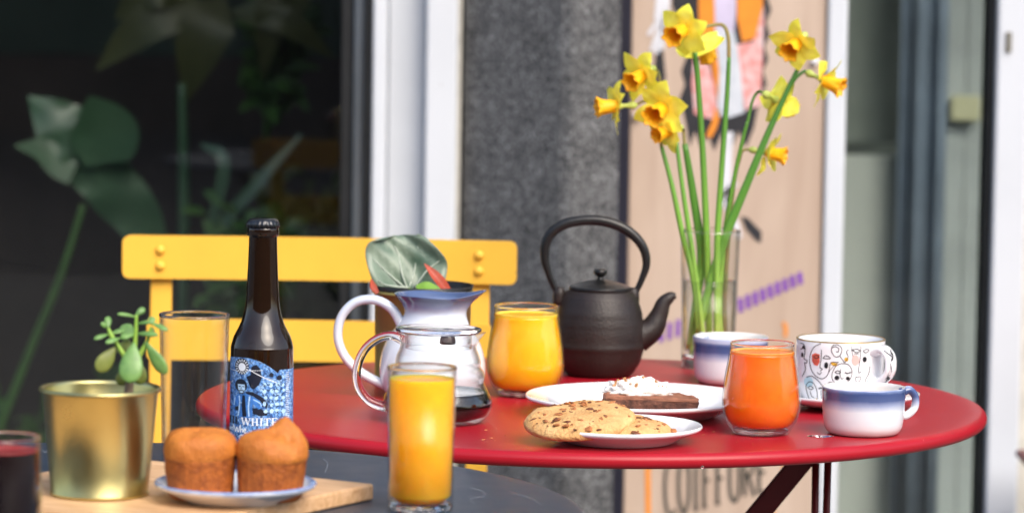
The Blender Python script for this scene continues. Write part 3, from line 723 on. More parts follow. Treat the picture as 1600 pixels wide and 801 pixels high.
# patterned cup and saucer
FC = bx(1313, 570, 3.61)
put((tag(mk('saucer', *lathe(smooth_prof([(0, .005), (.028, .005), (.034, .0062), (.055, .010), (.072, .0155)], 4) + [(.0735, .0152), (.072, .0125)] + smooth_prof([(.055, .006), (.036, .001), (.032, 0), (.029, .0015), (0, .0015)], 3), 80), M['white_china']), 'white saucer with black drawing under the face patterned cup', 'saucer'), FC + Vector((.004, 0, 0))))
sau = [o for o in C.objects if o.name.startswith('saucer')][0]
fcup = thing('face_cup', 'wide white cup with black line drawn faces on a saucer', 'cup', FC + Vector((0, 0, .0055)))
R, H = .0430, .0615
prof = smooth_prof([(0, .004), (R * .66, .004), (R * .70, .0005), (R * .76, .0005), (R * .86, .006), (R * .95, .020), (R * .985, H * .6), (R, H - .001)], 4)
fprof = prof + [(R - .0006, H + .0004), (R - .0022, H - .0002)] + smooth_prof([(R - .003, H - .003), (R * .92, H * .5), (R * .86, .014), (R * .6, .008), (0, .008)], 4)
mk('bowl', *lathe(fprof, 80), M['white_china'], fcup)
mk('gilt_rim', *lathe([(R - .0004, H - .0008), (R + .0003, H + .0002), (R - .0006, H + .0010), (R - .0016, H + .0004)], 80), M['gilt'], fcup)
hang = math.radians(-42)
def hrot(p): return (p[0] * math.cos(hang), p[0] * math.sin(hang), p[1])
P = [hrot(q) for q in ((R - .003, H - .010), (R + .008, H - .006), (R + .0165, H - .014), (R + .016, H - .028), (R + .006, H - .037), (R - .004, H - .037))]
hnd = mk('handle', *tube(P, [.0048, .0042, .0038, .0038, .0042, .0048], seg=18, n=6, flat=2.1, hint=(0, 0, 1)), M['white_china'], fcup)
def rad_at(z):
    for (r0, z0), (r1, z1) in zip(prof[:-1], prof[1:]):
        if z0 <= z <= z1 and z1 > z0 and z > .001: return r0 + (r1 - r0) * (z - z0) / (z1 - z0)
    return R
def cupmap(lift):
    def f(x, y):
        q = max(-.995, min(.995, (x - 278) / 267.0)); s = math.asin(q)
        z = (H - .0015) - (y - 165 + 38 * (1 - math.cos(s))) * .000172
        z = max(.004, z); r = rad_at(z) + lift
        return Vector((r * math.sin(s), -r * math.cos(s), z))
    return f
K = cupmap(.00035); K2 = cupmap(.00022)
ink = lambda pts, wd=2.6, sm_=True: ribbon2(pts, wd * 1.45, K, smooth=sm_)
L = []
L += [ink([(140, 158), (100, 178), (78, 235), (86, 300), (112, 340), (150, 355), (182, 330), (196, 270), (215, 262), (245, 262)]), ink([(143, 192), (143, 240), (136, 290), (150, 300), (138, 312)]), ink([(152, 240), (170, 225), (196, 240), (175, 243), (156, 240)]), ink([(120, 318), (132, 330), (146, 318)])]
L += [ink([(100, 230), (114, 222), (130, 232), (114, 240), (100, 232)], 3), ink([(200, 180), (215, 165), (245, 168), (262, 192), (250, 225), (225, 232), (205, 210), (202, 185), (222, 175), (243, 185), (240, 205), (228, 202)]), ink([(250, 225), (268, 250), (280, 262), (290, 250), (300, 230), (290, 205), (300, 190)])]
L += [ink([(318, 170), (322, 200), (330, 230)], 2), ink([(376, 162), (374, 230), (366, 310), (374, 318), (384, 310)]), ink([(325, 192), (350, 186), (370, 196), (350, 206), (325, 194)], 3), ink([(390, 196), (408, 186), (428, 190), (408, 206), (392, 198)], 3), ink([(334, 214), (366, 212)], 2.2), ink([(318, 190), (332, 196)], 4)]
L += [ink([(436, 280), (432, 320), (412, 362), (420, 372)]), ink([(350, 340), (362, 346), (370, 340), (382, 346), (378, 362), (364, 370), (350, 358), (352, 342)], 2.2), ink([(208, 320), (228, 285), (262, 270), (305, 276), (326, 310), (320, 350), (300, 372)]), ink([(208, 320), (206, 350), (220, 375)]), ink([(258, 300), (254, 330), (264, 355), (276, 350)]), ink([(222, 318), (240, 310), (258, 318), (240, 326), (224, 318)], 3), ink([(282, 318), (300, 324), (322, 316)], 4.5)]
L += [ink([(28, 150), (46, 160), (52, 200), (48, 240), (64, 250), (60, 265), (50, 262), (54, 300), (36, 340)]), ink([(30, 185), (48, 178), (54, 188)], 4), ink([(58, 345), (90, 340), (130, 372), (150, 400)]), ink([(52, 470), (50, 400), (72, 372), (100, 385), (112, 430), (106, 475)]), ink([(60, 405), (76, 396), (92, 408), (76, 416), (62, 406)], 3), ink([(70, 425), (74, 455), (88, 462)]), ink([(124, 412), (140, 408), (156, 414)], 5), ink([(138, 420), (134, 470)], 2.2), ink([(182, 330), (200, 300), (240, 262)], 2), ink([(480, 180), (500, 165), (520, 172)], 2), ink([(160, 400), (190, 376), (215, 380)])]
L += [ink([(450, 170), (470, 182), (476, 200)], 2), ink([(410, 440), (440, 420), (470, 440)], 2.2), ink([(230, 430), (250, 420), (280, 440), (300, 420)], 2.2)]
mk('line_drawing', *join(L), M['ink'], fcup, smooth=False, recalc=False)
mk('black_spot', *join([poly2(ell(172, 280, 12, 18), K), poly2(ell(402, 243, 13, 16), K), poly2(ell(236, 350, 15, 13), K), poly2(ell(302, 352, 12, 11), K), poly2(ell(38, 218, 6, 14), K), poly2(ell(46, 175, 8, 10), K)]), M['ink'], fcup, recalc=False)
mk('coral_patch', *join([poly2([(90, 218), (108, 210), (134, 218), (134, 262), (122, 282), (104, 278), (90, 256)], K2)]), M['coral'], fcup, recalc=False)
mk('pink_patch', *join([poly2(ell(345, 250, 24, 30), K2)]), M['pink'], fcup, recalc=False)
for q in (ell(68, 372, 26, 30), ell(440, 362, 16, 12)): mk('blue_patch', *poly2(q, K2), M['skyblue'], fcup, recalc=False)
mk('mustard_patch', *join([poly2([(196, 262), (240, 268), (228, 284), (204, 280)], K2), poly2(ell(290, 246, 13, 12), K2), poly2(ell(100, 474, 8, 7), K2)]), M['mustard'], fcup, recalc=False)
# drawing on the handle's outer face and the saucer's edge
def tubepath_strokes():
    pts = catmull(P, 6); out = []
    radial = Vector((math.cos(hang), math.sin(hang), 0)); side = Vector((math.sin(hang), -math.cos(hang), 0))
    for (i0, i1, a, b, w_) in ((4, 9, .1, .7, .0006), (7, 15, .9, .2, .0006), (12, 20, .3, .8, .0006), (16, 26, .7, .1, .0006), (9, 13, -.3, .3, .0016), (18, 21, .5, .2, .0014)):
        Vv = []; Ff = []
        for i in range(i0, i1 + 1):
            f = (i - i0) / (i1 - i0); an = a + (b - a) * f + .25 * math.sin(f * 7)
            t = (pts[min(i + 1, len(pts) - 1)] - pts[i - 1]).normalized()
            out_n = side.cross(t); out_n = out_n if out_n.dot(radial) > 0 or True else -out_n
            o_ = (radial - t * radial.dot(t)).normalized()
            d = (o_ * math.cos(an * 1.3) + side * math.sin(an * 1.3)).normalized()
            c = pts[i] + o_ * .0044 * math.cos(an * .9) + side * .0088 * math.sin(an * .9)
            Vv += [c - t * w_ , c + t * w_ + side * w_]
        Ff = [(2 * k, 2 * k + 1, 2 * k + 3, 2 * k + 2) for k in range(i1 - i0)]
        out.append((Vv, Ff))
    return out
mk('handle_drawing', *join(tubepath_strokes()), M['ink'], hnd, smooth=False, recalc=False)
SL = []
for k in range(26):
    a = 2 * PI * k / 26
    fmap = lambda u, v, a=a: Vector(((.062 + v) * math.cos(a + u), (.062 + v) * math.sin(a + u), .0121 + .0004 + (v + .002) * .32 + .0006))
    SL.append(ribbon2([(-.08, -.002), (-.03, .006), (.03, -.001), (.08, .005)], .0011, fmap))
mk('edge_drawing', *join(SL), M['ink'], sau, smooth=False, recalc=False)

# blue and white jug
JG = bx(676, 560, 3.644)
jug = thing('milk_jug', 'white ceramic jug with blue glazed spout behind the glass coffee pot', 'jug', JG)
def jfn(lift):
    def f(p, a, r, z):
        aa = (a + PI) % (2 * PI) - PI
        k = max(0, (z - .066) / .034); k = min(k, 1.2) ** 1.5
        g = math.exp(-(aa / .33) ** 2)
        d = .0125 * k * g
        p = p + Vector((math.cos(a) * d, math.sin(a) * d * .5, .004 * k * g - .0015 * k * math.exp(-((abs(aa) - 1.2) / .5) ** 2)))
        return p
    return f
jp = smooth_prof([(0, .004), (.036, .004), (.039, 0), (.043, .001), (.0495, .012), (.052, .030), (.047, .052), (.0355, .070), (.0285, .082), (.0300, .090), (.0365, .0985), (.0385, .1010)], 5)
jp += [(.0382, .1018), (.0365, .1012)] + smooth_prof([(.034, .0985), (.0275, .090), (.026, .082), (.033, .068), (.044, .050), (.048, .030), (.045, .012), (.03, .007), (0, .007)], 4)
M['glaze_jug'] = ramp_z('blue_white_jug_glaze', [(0, PINKW), (.012, WHT), (.070, WHT), (.083, (.52, .57, .67)), (.091, (.20, .26, .42)), (.097, BLUE), (.104, (.08, .12, .25))], noise_amp=.003)
mk('body', *lathe(jp, 72, jfn(0)), M['glaze_jug'], jug)
M['glaze_handle'] = ramp_z('blue_white_handle_glaze', [(0, WHT), (.05, WHT), (.075, (.64, .69, .77)), (.1, (.52, .59, .71))], noise_amp=.004)
J0 = JG.z
hp = [Vector(at(x, y, 3.644)) - JG for x, y in ((628, 508), (612, 482), (585, 468), (555, 472), (534, 494), (528, 525), (538, 555), (562, 580), (592, 597), (612, 604))]
mk('handle', *tube(hp, [.0050, .0048, .0046, .0045, .0045, .0046, .0048, .0052], seg=16, n=6, flat=1.35, hint=(0, 0, 1)), M['glaze_handle'], jug)

# cast iron teapot
TP = bx(937, 500, 3.85)
tea = thing('teapot', 'dark brown cast iron teapot with arched black handle', 'teapot', TP)
tb = [(0, .002), (.028, .002), (.031, 0), (.036, .004), (.0425, .015), (.0462, .0285), (.0475, .0310), (.0468, .0332)]
tb = smooth_prof(tb[:6], 3) + tb[6:] + smooth_prof([(.0470, .038), (.0462, .050), (.0435, .066), (.0395, .079), (.0350, .0865), (.0325, .0885)], 5) + [(.0315, .0885), (.030, .086), (0, .086)]
def ridges(p, a, r, z):
    if z > .036 and r > .034: p = p * 1.0; p.x += math.cos(a) * .00022 * math.sin(z * 2600); p.y += math.sin(a) * .00022 * math.sin(z * 2600)
    return p
M['iron_body'] = M['iron']
mk('body', *lathe(tb, 72, ridges), M['iron'], tea)
lid = mk('lid', *lathe([(0, .0875), (.0318, .0878)] + smooth_prof([(.0322, .0890), (.0325, .0912), (.0310, .0925)], 3) + smooth_prof([(.0295, .0926), (.022, .0955), (.010, .0985), (.0045, .0995)], 4) + [(0, .1)], 64), M['iron_black'], tea)
mk('knob', *lathe(smooth_prof([(0, .099), (.0036, .0995), (.0030, .102), (.0060, .1045), (.0072, .1072), (.0058, .1098), (0, .1106)], 4), 28), M['iron_black'], lid)
a3 = lambda x, y, dy=0: Vector(at(x, y, 3.85 + dy)) - TP
mk('spout', *tube([a3(996, 527), a3(1018, 513), a3(1030, 491), a3(1037, 473), a3(1048, 463.5), a3(1056, 461.5)], [.0165, .0130, .0092, .0075, .0055, .0030], seg=18, n=6, hint=(0, 1, 0)), M['iron'], tea)
hpts = [a3(*q) for q in ((872, 459), (866, 448), (857, 425), (851, 398), (857, 370), (880, 351), (915, 344), (950, 347), (982, 361), (1004, 385), (1010, 412), (1002, 438), (991, 461))]
mk('handle', *tube(hpts, [.0028, .0030, .0036, .0042, .0047, .0049, .0049, .0049, .0048, .0045, .0038, .0030, .0026], seg=14, n=5, flat=1.1, hint=(0, 1, 0)), M['iron_black'], tea)
for (x, y) in ((874, 463), (989, 464)):
    mk('handle_lug', *[q for q in lathe(smooth_prof([(0, .010), (.0042, .0095), (.0062, .005), (.0066, 0), (.006, -.008), (0, -.0085)], 3), 16)], M['iron'], tea).location = a3(x, y)

# ------------------------------------------------------------------ glasses
def stemless(name, label, loc, s, fill, juice, group='stemless juice glasses', froth=None):
    froth = froth or M['froth']
    t = thing(name, label, 'juice glass', loc, group)
    out = smooth_prof([(.020, .0002), (.0262, .0005), (.0285, .003), (.0338, .0115), (.0370, .0205), (.0386, .0305), (.0380, .041), (.0364, .0545), (.0335, .072), (.0312, .0880)], 6)
    inn = smooth_prof([(.0298, .0876), (.0320, .072), (.0350, .0545), (.0366, .041), (.0372, .0305), (.0356, .0210), (.0322, .0130), (.0265, .0078), (.018, .0065), (0, .0062)], 6)
    prof = [(0, .0012), (.016, .0010)] + out + [(.0309, .0886), (.0302, .0886)] + inn
    mk('vessel', *lathe([(r * s, z * s) for r, z in prof], 80), M['thin'], t)
    mk('glass_base', *lathe([(r * s, z * s) for r, z in ([(0, .0013), (.016, .0012)] + smooth_prof([(.0240, .0009), (.0268, .0030), (.0270, .0052)], 3) + [(.022, .0056), (0, .0056)])], 64), M['glass'], t)
    mk('lip', *lathe([(r * s, z * s) for r, z in [(.0300, .0870), (.0296, .0882), (.0302, .0894), (.0310, .0894), (.0315, .0884), (.0313, .0870)]], 80), M['glass'], t)
    liq = [(r - .00015, z) for r, z in inn if z < fill and r > 0]
    r_top = liq[0][0]
    lp = [(0, fill + .0001), (r_top - .0035, fill), (r_top - .0012, fill + .0004), (r_top, fill + .0012)] + liq + [(0, .0064)]
    mk('juice', *lathe([(r * s, z * s) for r, z in lp], 72), juice, t)
    mk('froth_ring', *lathe([(q[0] * s, q[1] * s) for q in [(r_top - .0030, fill + .0002), (r_top - .0022, fill + .0011), (r_top - .0010, fill + .0014), (r_top - .0002, fill + .0018), (r_top - .0002, fill + .0002)]], 96, lambda p, a, r, z: p * (1 + .010 * noise.noise(Vector((math.cos(a) * 9, math.sin(a) * 9, 1)))) if r < r_top * s * .97 else p), froth, t)
    return t
M['froth'] = mat('juice_froth', (.98, .58, .06), .5, var=.12, vscale=300)
M['froth_red'] = mat('red_juice_froth', (.95, .32, .07), .5, var=.15, vscale=300)
stemless('stemless_glass', 'stemless glass of yellow orange juice beside the teapot', bx(821, 560, 3.667), 1.0, .0795, M['oj'])
stemless('stemless_glass', 'stemless glass of reddish orange juice beside the front cup', bx(1190, 610, 3.405), .94, .0795, M['blood'], froth=M['froth_red'])

def straight_glass(name, label, loc, R0, R1, H, th, bt, cat='glass', group=None, solid=False):
    t = thing(name, label, cat, loc, group)
    prof = [(0, .001), (R0 - .004, .0005)] + smooth_prof([(R0 - .002, .0004), (R0, .0025), (R0 + (R1 - R0) * .4, H * .4), (R1, H - .0012)], 5) + [(R1 - .0004, H), (R1 - th + .0003, H)] + smooth_prof([(R1 - th, H - .001), (R0 + (R1 - R0) * .4 - th, H * .4), (R0 - th, bt + .004), (R0 - th - .005, bt), (0, bt)], 5)
    mk('vessel', *lathe(prof, 80), M['thin_plain' if solid else 'thin'], t)
    mk('glass_base', *lathe([(0, .0013), (R0 - .004, .0010)] + smooth_prof([(R0 - .0022, .0010), (R0 - .0006, .0030), (R0 - .0006, bt - .003)], 3) + [(R0 - .003, bt - .0007), (0, bt - .0006)], 64), M['glass'], t)
    mk('lip', *lathe([(R1 - th + .0001, H - .0014), (R1 - th - .0003, H - .0002), (R1 - th + .0002, H + .0010), (R1 - .0002, H + .0010), (R1 + .0004, H), (R1 + .0002, H - .0014)], 80), M['glass'], t)
    inner = lambda z: R0 + (R1 - R0) * z / H - th - .00015
    return t, inner
t, inn = straight_glass('tall_glass', 'tall straight glass of orange juice at the front table edge', bx(658, 700, 2.915), .0256, .0272, .1125, .0012, .007, 'juice glass')
zl = .1030
mk('juice', *lathe([(0, .0072), (inn(.01) - .006, .0072), (inn(.011), .0125), (inn(zl), zl + .001), (inn(zl) - .002, zl), (0, zl)], 72), M['oj2'], t)
t, inn = straight_glass('tall_glass', 'empty tall clear glass beside the brown bottle', bx(303, 600, 3.105), .0258, .0292, .1320, .0014, .012, solid=True)
t, inn = straight_glass('short_glass', 'short glass of dark red drink at the lower left corner', bx(4, 760, 2.70), .0300, .0272, .0815, .0013, .006, 'glass')
zl = .0715
mk('dark_drink', *lathe([(0, .0058), (inn(.01) - .005, .0058), (inn(.011), .0105), (inn(zl), zl)], 64), M['cola'], t)
mk('drink_surface', *lathe([(0, zl), (inn(zl) - .0002, zl), (inn(zl) - .0002, zl + .0010), (inn(zl) - .0012, zl + .0005), (0, zl + .0004)], 64), M['cola_top'], t)

# glass coffee server
CP = bx(684, 600, 3.457)
pot = thing('coffee_server', 'lidded glass coffee pot with black coffee behind the tall juice', 'coffee pot', CP)
out = smooth_prof([(.034, .0004), (.040, .001), (.0470, .0065), (.0508, .0150), (.0500, .0225), (.0455, .0320), (.0432, .0375), (.0438, .0420), (.0425, .0475), (.0395, .0520), (.0398, .0560), (.0385, .0620), (.0360, .0680), (.0350, .0740), (.0368, .0800), (.0380, .0825)], 5)
inn_ = [(r - .0016, z) for r, z in reversed(out)]
inn_ = [(r, z) for r, z in inn_ if z > .006] + [(.036, .0035), (.02, .0025), (0, .0024)]
def cfn(p, a, r, z):
    aa = (a + PI) % (2 * PI) - PI; k = max(0, (z - .070) / .0125); g = math.exp(-(aa / .22) ** 2) * k
    return p + Vector((.006 * g, 0, .001 * g))
mk('vessel', *lathe([(0, .0012)] + out + [(.0377, .0833), (.0368, .0832)] + inn_, 80, cfn), M['thin_plain'], pot)
cl = .0280
liq = [(r - .00015, z) for r, z in inn_ if z < cl and r > 0]
mk('coffee', *lathe([(0, cl), (liq[0][0] - .003, cl), (liq[0][0], cl + .0008)] + liq + [(0, .0028)], 72), M['coffee'], pot)
lidp = mk('lid', *lathe([(0, .0835)] + smooth_prof([(.0385, .0836), (.0400, .0850), (.0402, .0866), (.0385, .0878)], 3) + [(.034, .0880), (.030, .0872), (0, .0868)], 72), M['glass'], pot)
mk('lid_collar', *lathe([(.0300, .0834), (.0310, .0834), (.0310, .0690), (.0300, .0685), (.0295, .0690), (.0295, .0834)], 64), M['thin_plain'], lidp)
mk('strainer', *lathe(smooth_prof([(0, .071), (.0068, .0715), (.0074, .075), (.0060, .0795), (.0035, .0825), (0, .083)], 3), 24), M['steel_dark'], lidp).location = (.0085, .010, 0)
a4 = lambda x, y: Vector(at(x, y, 3.457)) - CP
mk('handle', *tube([a4(*q) for q in ((630, 531), (612, 524), (590, 529), (569, 547), (558, 575), (560, 603), (575, 624), (597, 634), (604, 633))], [.0046, .0042, .0042, .0042, .0042, .0042, .0045, .005], seg=14, n=6, hint=(0, 1, 0)), M['glass'], pot)

# beer bottle
BT = bx(409, 600, 3.205)
bot = thing('beer_bottle', 'brown glass beer bottle with blue illustrated label', 'bottle', BT)
Rb = .0270
bprof = smooth_prof([(0, .002), (.022, .002), (.0255, .0008), (Rb, .006), (Rb, .05), (Rb, .090), (.0266, .0965), (.0240, .1050), (.0186, .1160), (.0150, .1300), (.0136, .150), (.0125, .175), (.0121, .190)], 5)
bprof += smooth_prof([(.0121, .1905), (.0134, .1915), (.0136, .1965), (.0128, .1985), (.0126, .2000)], 3) + [(0, .2)]
mk('body', *lathe(bprof, 72), M['brown_glass'], bot)
def crimp(p, a, r, z):
    if r > .0125 and z < .2035: k = .0005 * math.cos(a * 21); p.x += math.cos(a) * k; p.y += math.sin(a) * k
    return p
mk('crown_cap', *lathe([(.0130, .1983), (.0139, .1982), (.0138, .2010), (.0128, .2040), (.0112, .2052), (0, .2056)], 126, crimp), M['cap'], bot)
S1 = .0001237
def bmap(lift):
    def f(x, y):
        s = max(-1.9, min(1.9, (x - 307) / 218.0)); s = math.asin(max(-.999, min(.999, s))) if abs(s) < .98 else s * 1.35
        z = .0750 - (y - 190) * S1; r = Rb + lift
        return Vector((r * math.sin(s), -r * math.cos(s), z))
    return f
def label_mat():
    m = bpy.data.materials.new('blue_label_print'); nt, b = nodes_of(m)
    tc = nt.nodes.new('ShaderNodeTexCoord')
    n1 = nt.nodes.new('ShaderNodeTexNoise'); n1.inputs['Scale'].default_value = 170; n1.inputs['Detail'].default_value = 3; n1.inputs['Distortion'].default_value = 1.5
    v1 = nt.nodes.new('ShaderNodeTexVoronoi'); v1.inputs['Scale'].default_value = 300; v1.feature = 'DISTANCE_TO_EDGE'
    for q in (n1, v1): nt.links.new(tc.outputs['Object'], q.inputs['Vector'])
    r1 = nt.nodes.new('ShaderNodeValToRGB'); nt.links.new(n1.outputs['Fac'], r1.inputs[0]); e = r1.color_ramp.elements
    e[0].position = .30; e[0].color = (.025, .07, .24, 1); e[1].position = .68; e[1].color = (.45, .66, .92, 1); r1.color_ramp.elements.new(.48).color = (.10, .28, .66, 1)
    r2 = nt.nodes.new('ShaderNodeValToRGB'); nt.links.new(v1.outputs['Distance'], r2.inputs[0]); e = r2.color_ramp.elements
    e[0].position = .03; e[0].color = (.02, .04, .12, 1); e[1].position = .10; e[1].color = (1, 1, 1, 1)
    mx = nt.nodes.new('ShaderNodeMix'); mx.data_type = 'RGBA'; mx.blend_type = 'MULTIPLY'; mx.inputs[0].default_value = .75
    nt.links.new(r1.outputs[0], mx.inputs[6]); nt.links.new(r2.outputs[0], mx.inputs[7]); nt.links.new(mx.outputs[2], b.inputs['Base Color'])
    b.inputs['Roughness'].default_value = 0.4
    return m
M['label'] = label_mat()
# label sheet wrapped round the bottle, arched at the top
V = []; F = []; NX = 72; NY = 10
for i in range(NX + 1):
    s = -2.0 + 4.0 * i / NX
    arch = .0130 * (1 - ((s + .5) / 1.08) ** 2) if s > -.5 else .0130 * (1 - .12 * (s + .5) ** 2)
    top = .0750 + max(arch, .0007 if s < .62 else .0028)
    for j in range(NY + 1):
        z = .006 + (top - .006) * j / NY; r = Rb + .00022
        V.append((r * math.sin(s), -r * math.cos(s), min(z, top)))
def bottle_r(z):
    for (r0, z0), (r1, z1) in zip(bprof[3:-1], bprof[4:]):
        if z0 <= z <= z1 and z1 > z0: return r0 + (r1 - r0) * (z - z0) / (z1 - z0)
    return Rb
V = [((bottle_r(z) + .00022) / (Rb + .00022) * x, (bottle_r(z) + .00022) / (Rb + .00022) * y, z) for x, y, z in V]
F = [(i * (NY + 1) + j, (i + 1) * (NY + 1) + j, (i + 1) * (NY + 1) + j + 1, i * (NY + 1) + j + 1) for i in range(NX) for j in range(NY)]
lab = mk('label', V, F, M['label'], bot)
def lmap(lift):
    g = bmap(0)
    def f(x, y):
        v = g(x, y); q = (bottle_r(v.z) + lift) / Rb; return Vector((v.x * q, v.y * q, v.z))
    return f
L1, L2, L3 = lmap(.00038), lmap(.00050), lmap(.00062)
M['l_black'] = mat('label_black', (.010, .014, .030), .4); M['l_blue'] = mat('label_mid_blue', (.05, .19, .55), .4, var=.3, vscale=300)
M['l_pale'] = mat('label_pale_blue', (.45, .66, .92), .4, var=.15, vscale=300); M['l_white'] = mat('label_white', (.80, .84, .90), .4)
mk('sun_ring', *join([poly2(ell(182, 145, 50, 56, 28), L1)]), M['l_black'], lab, recalc=False)
mk('sun_disc', *join([poly2(ell(184, 150, 26, 29), L2)] + [ribbon2([(184 + 32 * math.cos(k * PI / 8), 148 + 36 * math.sin(k * PI / 8)), (184 + 47 * math.cos(k * PI / 8), 148 + 52 * math.sin(k * PI / 8))], 6, L2) for k in range(16)]), M['l_white'], lab, recalc=False)
mk('dark_shape', *join([poly2([(250, 145), (285, 128), (312, 160), (322, 215), (305, 265), (270, 300), (245, 290), (262, 250), (225, 240), (215, 215), (245, 200)], L1), poly2([(210, 320), (260, 318), (330, 355), (365, 405), (355, 435), (330, 400), (270, 350), (215, 332)], L1), poly2([(258, 432), (300, 428), (360, 458), (362, 480), (310, 484), (262, 470)], L1), poly2(ell(438, 222, 18, 18), L1), poly2(ell(385, 200, 16, 16), L1)]), M['l_black'], lab, recalc=False)
mk('jacket', *join([poly2([(150, 345), (210, 335), (262, 352), (310, 378), (335, 420), (300, 440), (262, 400), (256, 500), (130, 500), (132, 440), (112, 430), (122, 370)], L1)]), M['l_blue'], lab, recalc=False)
mk('jacket_light', *join([ribbon2([(165, 350), (170, 400), (160, 490)], 8, L2), ribbon2([(240, 350), (232, 420), (236, 490)], 10, L2), ribbon2([(265, 370), (310, 395), (320, 420)], 7, L2), ribbon2([(135, 365), (128, 420)], 8, L2)]), M['l_pale'], lab, recalc=False)
mk('jacket_shade', *join([poly2([(188, 345), (206, 345), (212, 420), (218, 492), (190, 492), (184, 420)], L2), poly2([(135, 430), (160, 424), (162, 452), (138, 456)], L2)]), M['l_black'], lab, recalc=False)
mk('hair', *join([poly2(ell(178, 278, 43, 45, 26), L2)]), M['l_black'], lab, recalc=False)
mk('face', *join([poly2([(156, 270), (204, 270), (208, 300), (198, 325), (182, 332), (168, 325), (158, 300)], L3)]), M['l_pale'], lab, recalc=False)
L4 = lmap(.00074)
mk('face_line', *join([ribbon2([(162, 285), (178, 284)], 5, L4), ribbon2([(188, 284), (202, 285)], 5, L4), ribbon2([(182, 288), (180, 304)], 3, L4), ribbon2([(166, 316), (182, 311), (199, 316), (194, 330), (170, 330), (166, 316)], 6, L4)]), M['l_black'], lab, recalc=False)
mk('light_streak', *join([ribbon2([(235, 165), (310, 205), (420, 255)], 5, L2), ribbon2([(75, 175), (150, 180)], 4, L2), ribbon2([(210, 172), (330, 168)], 3, L2), ribbon2([(60, 320), (120, 250)], 4, L2)]), M['l_white'], lab, recalc=False)
rn = random.Random(4)
mk('crowd_face', *join([poly2(ell(x + rn.uniform(-6, 6), y + rn.uniform(-6, 6), rn.uniform(9, 15), rn.uniform(10, 17), 12), L1) for x in (345, 385, 425, 462) for y in (270, 315, 360, 405, 450)]), M['l_pale'], lab, recalc=False)
mk('crowd_mark', *join([ribbon2([(x + rn.uniform(-8, 8), y + rn.uniform(-8, 8)), (x + rn.uniform(-12, 12), y + rn.uniform(-6, 12)), (x + rn.uniform(-12, 12), y + rn.uniform(-4, 14))], 5, L2) for x in (335, 365, 395, 425, 455, 90, 110) for y in (265, 300, 340, 380, 420, 455)]), M['l_black'], lab, recalc=False)
mk('side_text_lines', *join([ribbon2([(480, y), (506 - rn.uniform(0, 8), y)], 3.5, L1) for y in range(190, 520, 13)]), M['l_white'], lab, recalc=False)
# WHITE in serif capitals, dark letters before it, script below
def serif(ch, x, y, w_, h_):
    tk, tn, sf = h_ * .19, h_ * .09, h_ * .07
    def st(x0, y0, x1, y1, t): return ribbon2([(x + w_ * x0, y + h_ * y0), (x + w_ * x1, y + h_ * y1)], t, L3, smooth=False)
    if ch == 'W': return [st(.08, .02, .30, .98, tk), st(.30, .98, .50, .05, tn), st(.50, .05, .72, .98, tk), st(.72, .98, .92, .02, tn), st(-.02, .03, .22, .03, sf), st(.40, .03, .60, .03, sf), st(.80, .03, 1.02, .03, sf)]
    if ch == 'H': return [st(.22, 0, .22, 1, tk), st(.78, 0, .78, 1, tk), st(.22, .5, .78, .5, tn), st(.04, .03, .40, .03, sf), st(.60, .03, .96, .03, sf), st(.04, .97, .40, .97, sf), st(.60, .97, .96, .97, sf)]
    if ch == 'I': return [st(.5, 0, .5, 1, tk), st(.12, .03, .88, .03, sf), st(.12, .97, .88, .97, sf)]
    if ch == 'T': return [st(.5, 0, .5, 1, tk), st(.04, .04, .96, .04, tn), st(.25, .97, .75, .97, sf), st(.06, .04, .06, .25, sf), st(.94, .04, .94, .25, sf)]
    if ch == 'E': return [st(.24, 0, .24, 1, tk), st(.06, .03, .90, .03, tn), st(.24, .5, .70, .5, tn), st(.06, .97, .94, .97, tn), st(.90, .03, .90, .24, sf), st(.94, .97, .94, .74, sf)]
    if ch == 'L': return [st(.3, 0, .3, 1, tk), st(.08, .03, .52, .03, sf), st(.08, .97, .94, .97, tn), st(.93, .97, .93, .72, sf)]
T = []; x = 182
for ch, w_ in (('W', 66), ('H', 52), ('I', 28), ('T', 46), ('E', 44)):
    T += serif(ch, x, 500, w_, 52); x += w_ + 3
mk('title_lettering', *join(T), M['l_white'], lab, recalc=False)
T = []; x = 72
for ch, w_ in (('H', 40), ('I', 22), ('L', 28)): T += serif(ch, x, 498, w_, 50); x += w_ + 2
mk('dark_lettering', *join(T), M['l_black'], lab, recalc=False)
ss = lambda pts: ribbon2(pts, 6.5, L3)
mk('script_lettering', *join([ss([(66, 580), (70, 600), (74, 565), (82, 598)]), ss([(92, 578), (98, 600), (108, 575)]), ss([(112, 598), (108, 582), (122, 578), (124, 598), (126, 552)]), ss([(132, 562), (142, 604), (152, 570), (162, 604), (174, 558)]), ss([(178, 552), (178, 604), (182, 584), (192, 582), (194, 604)]), ss([(202, 592), (216, 588), (210, 576), (200, 592), (208, 606), (220, 600)]), ss([(170, 630), (190, 622), (186, 640)]), ss([(170, 655), (196, 650)])]), M['l_white'], lab, recalc=False)

# ------------------------------------------------------------------ cutting board, muffins
A = Vector((-.3205, 3.092, TZ)); u = Vector((.853, -.522, 0)); v = Vector((-.522, -.853, 0))
bm = boxbm(0, .250, 0, .27, 0, .013, .0022, 3)
cb = mkbm('cutting_board', bm, M['board_wood']); cb.matrix_world = Matrix(((u.x, v.x, 0, A.x), (u.y, v.y, 0, A.y), (0, 0, 1, A.z + .0004), (0, 0, 0, 1)))
# the matrix mirrors the box; turn it into a plain rotation instead
cb.matrix_world = Matrix.Translation(A + v * .27 + Vector((0, 0, .0004))) @ Matrix.Rotation(math.atan2(u.y, u.x), 4, 'Z')
tag(cb, 'pale wooden cutting board lying on the dark table', 'cutting board')

